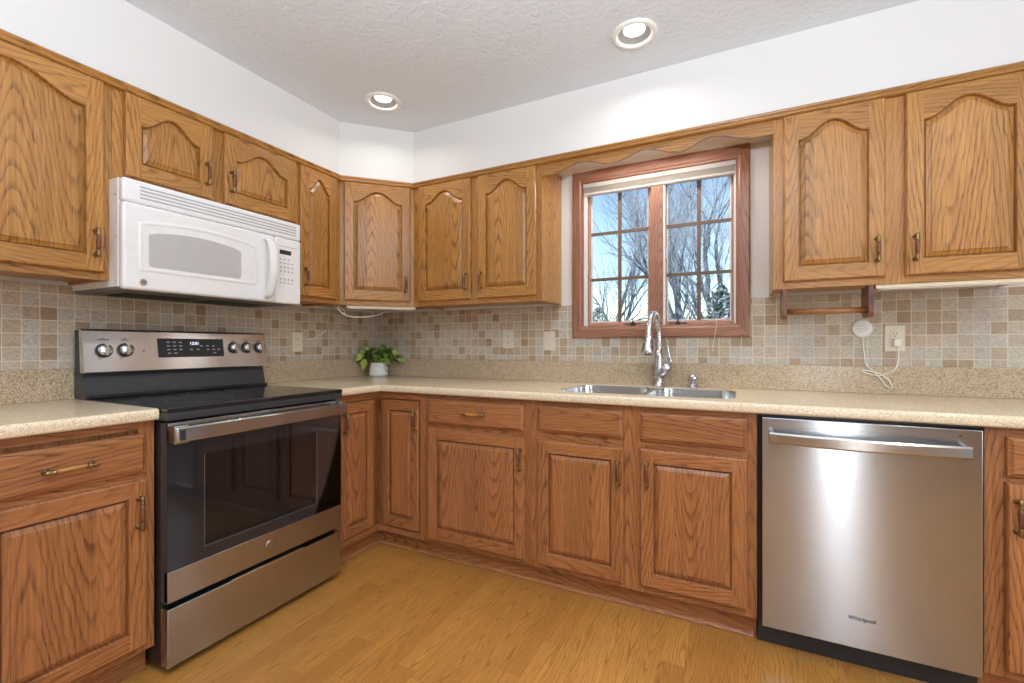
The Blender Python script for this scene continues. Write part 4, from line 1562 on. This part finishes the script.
# ------------------------------------------------------------------ potted pothos
pl = thing('potted_plant', 'green pothos in a ribbed white pot on the corner of the counter', 'plant', (0.160, -0.128, 0.9145))
b = new(M['pot'])
b.lathe((0, 0, 0.0003), (0, 0, 1), [(0, 0.052), (0.004, 0.060), (0.016, 0.0655), (0.028, 0.063), (0.033, 0.0565), (0.038, 0.060), (0.050, 0.063), (0.062, 0.060), (0.066, 0.0545), (0.071, 0.057), (0.083, 0.0585), (0.094, 0.0555), (0.099, 0.052),
                               (0.098, 0.048), (0.088, 0.047)], 36, True, True)
b.build('pot', pl)
b = new(M['soil'])
b.lathe((0, 0, 0.0885), (0, 0, 1), [(0, 0.0465), (0.004, 0.03), (0.005, 0.001)], 20)
b.build('soil', pl)
b = new(M['leaf'])
rnd = random.Random(5)
stems = MB()
stems.mat(M['leaf'])


def leaf(b, base, direc, L, Wd, droop, roll, tone):
    d = Vector(direc).normalized()
    side = d.cross(Vector((0, 0, 1)))
    side = side.normalized() if side.length > 1e-3 else Vector((1, 0, 0))
    upv = side.cross(d)
    side = (side * math.cos(roll) + upv * math.sin(roll)).normalized()
    upv = side.cross(d)
    b.pid = tone
    n = 7
    prof = (0.0, 0.62, 0.95, 1.0, 0.82, 0.5, 0.18, 0.0)
    mid, lft, rgt = [], [], []
    for i in range(n + 1):
        s = i / n
        c = Vector(base) + d * (L * s) - Vector((0, 0, 1)) * (droop * L * s * s)
        w = Wd * prof[i] * 0.5
        mid.append(b.v(c))
        lft.append(b.v(c + side * w + upv * w * 0.35))
        rgt.append(b.v(c - side * w + upv * w * 0.35))
    for i in range(n):
        b.f([mid[i], mid[i + 1], lft[i + 1], lft[i]], True)
        b.f([mid[i + 1], mid[i], rgt[i], rgt[i + 1]], True)


for k in range(74):
    a = rnd.uniform(0, 2 * PI)
    rr = rnd.uniform(0.01, 0.105) * (1.0 if k % 3 else 1.25)
    hgt = 0.115 + rnd.uniform(0.0, 0.105) * (1.1 - rr / 0.15)
    tip = Vector((rr * math.cos(a) * 1.15, rr * math.sin(a) * 0.72, hgt))
    tip.x = max(tip.x, -0.125)
    tip.y = min(tip.y, 0.07)
    stems.pid = 0.3
    root = Vector((0.025 * math.cos(a), 0.025 * math.sin(a), 0.090))
    mid_ = root.lerp(tip, 0.5) + Vector((0, 0, 0.03))
    stems.tube(smooth_path([root, mid_, tip], 3), 0.0014, 5)
    dz = rnd.uniform(-0.35, 0.35)
    dvec = Vector((math.cos(a + rnd.uniform(-0.7, 0.7)), math.sin(a + rnd.uniform(-0.7, 0.7)), dz))
    if tip.x + dvec.x * 0.05 < -0.14 or tip.y + dvec.y * 0.05 > 0.098:
        dvec = Vector((abs(dvec.x), -abs(dvec.y), dz))
    leaf(b, tip, dvec, rnd.uniform(0.046, 0.072), rnd.uniform(0.032, 0.050), rnd.uniform(0.2, 0.7), rnd.uniform(-1.3, 1.3), rnd.uniform(0.0, 0.95) ** 1.1)
# trailing light leaves at the left front of the pot
for (x, y, z, dx, dz, L, tone) in ((-0.062, -0.082, 0.150, -0.8, -0.45, 0.068, 1.0), (-0.045, -0.075, 0.125, -0.30, -0.95, 0.078, 0.95), (-0.080, -0.045, 0.165, -1.0, 0.1, 0.055, 0.85), (0.070, -0.040, 0.125, 0.9, -0.35, 0.068, 0.8),
                                   (0.120, 0.0, 0.165, 0.9, 0.25, 0.055, 0.95), (0.02, -0.075, 0.155, 0.35, -0.6, 0.055, 0.75), (-0.02, -0.07, 0.185, -0.5, 0.5, 0.055, 0.8), (0.05, -0.05, 0.185, 0.6, 0.4, 0.055, 0.55)):
    leaf(b, (x, y, z), (dx * 0.895, dx * 0.445, dz), L, L * 0.66, 0.25, 1.35, tone)
    stems.tube(smooth_path([(x * 0.3, y * 0.3, 0.092), (x * 0.7, y * 0.7, z + 0.01), (x, y, z)], 3), 0.0014, 5)
b.build('foliage', pl)
stems.build('stems', pl)

# ------------------------------------------------------------------ outdoors
GZ = -0.6
b = new(M['snow'])
b.poly([(-60, 0.6, GZ), (60, 0.6, GZ), (60, 90, GZ), (-60, 90, GZ)])
struct(b.build('ground_snow'))
rnd = random.Random(21)


def grow(trunk, twigs, p, d, L, r, lev, maxlev, up=0.12, spread=0.55):
    n = 5 if lev < 3 else 4
    pts, dirs, rads = [p.copy()], [d.copy()], [r]
    for i in range(n):
        d = (d + Vector((rnd.gauss(0, 0.10), rnd.gauss(0, 0.10), rnd.gauss(0, 0.06) + up * 0.25))).normalized()
        p = p + d * (L / n)
        pts.append(p.copy())
        dirs.append(d.copy())
        rads.append(r * (1 - 0.45 * (i + 1) / n))
    tgt = trunk if lev < 3 else twigs
    tgt.pid = rnd.random()
    if lev >= 3:
        tgt.mat(M['frost'] if rnd.random() < 0.55 else M['bark'])
    tgt.tube(pts, r, 7 if lev < 2 else (5 if lev < 3 else 3), rad=rads, cap=False)
    if lev >= maxlev:
        return
    kids = (4, 4, 4, 3, 3)[min(lev, 4)]
    for k in range(kids):
        t = 0.35 + 0.65 * (k + rnd.random() * 0.6) / kids
        i = min(n, max(1, int(round(t * n))))
        a = rnd.uniform(0, 2 * PI)
        base = dirs[i]
        u = base.cross(Vector((0.3, 0.2, 1))).normalized()
        w = base.cross(u)
        nd = (base + (u * math.cos(a) + w * math.sin(a)) * rnd.uniform(spread * 0.7, spread * 1.35) + Vector((0, 0, up))).normalized()
        grow(trunk, twigs, pts[i], nd, L * rnd.uniform(0.55, 0.78), rads[i] * rnd.uniform(0.5, 0.68), lev + 1, maxlev, up, spread)
    # leader continues
    nd = (dirs[-1] + Vector((rnd.gauss(0, 0.15), rnd.gauss(0, 0.15), 0.1))).normalized()
    grow(trunk, twigs, pts[-1], nd, L * 0.72, rads[-1] * 0.9, lev + 1, maxlev, up, spread)


def bare_tree(label, x, y, lean, L, r, maxlev=5, spread=0.5):
    t = thing('bare_tree', label, 'tree', (x, y, GZ), 0, 'bare trees outside the window')
    trunk, twigs = new(M['bark']), new(M['bark'])
    grow(trunk, twigs, Vector((0, 0, -0.05)), Vector(lean).normalized(), L, r, 0, maxlev, 0.12, spread)
    trunk.build('trunk', t)
    twigs.build('twigs', t)
    return t


bare_tree('large bare tree seen through the left half of the right window sash', 1.15, 9.0, (-0.03, 0, 1), 2.5, 0.15, 5, 0.46)
bare_tree('bare tree leaning right, seen through the right half of the right window sash', 1.86, 16.0, (0.15, 0.05, 1), 3.7, 0.19, 5, 0.5)
bare_tree('bare tree seen through the left window sash', -3.9, 22.5, (0.03, 0.02, 1), 3.9, 0.20, 5, 0.55)


def shrub(label, x, y, rx, h, n, seed):
    t = thing('frosted_shrub', label, 'shrub', (x, y, GZ), 0, 'frosted shrubs outside the window')
    rr = random.Random(seed)
    st = new(M['bark'])
    fo = new(M['frost_leaf'])
    for k in range(26):
        a = rr.uniform(0, 2 * PI)
        e = Vector((math.cos(a) * rx * rr.uniform(0.2, 0.95), math.sin(a) * rx * 0.7 * rr.uniform(0.2, 0.95), h * rr.uniform(0.55, 0.98)))
        st.tube(smooth_path([(0.1 * math.cos(a), 0.1 * math.sin(a), 0), e * 0.5 + Vector((0, 0, h * 0.15)), e], 3), 0.02, 5, rad=None, cap=False)
    for k in range(n):
        a, q = rr.uniform(0, 2 * PI), rr.random() ** 0.5
        z = rr.uniform(0.12, 1.0)
        wid = math.sin(min(1, (1.02 - z) * 1.6) * PI / 2) * (0.75 + 0.25 * math.sin(a * 3 + seed) * math.cos(z * 5))
        c = Vector((math.cos(a) * q * rx * wid, math.sin(a) * q * rx * 0.75 * wid, z * h))
        fo.pid = rr.random()
        s = rr.uniform(0.03, 0.075)
        u = Vector((rr.gauss(0, 1), rr.gauss(0, 1), rr.gauss(0, 1))).normalized()
        w = u.cross(Vector((rr.gauss(0, 1), rr.gauss(0, 1), rr.gauss(0, 1)))).normalized()
        fo.poly([c - u * s, c + w * s * 0.45, c + u * s, c - w * s * 0.45])
    st.build('stems', t)
    fo.build('foliage', t)
    return t


shrub('frosted green shrub filling the lower right pane of the window', 2.12, 7.6, 0.95, 2.95, 4200, 3)
shrub('low frosted shrub behind the large bare tree in the window', 0.25, 13.0, 1.5, 3.0, 3000, 4)
shrub('distant frosted shrub in the lower left panes of the window', -3.1, 17.0, 1.6, 3.4, 3000, 8)
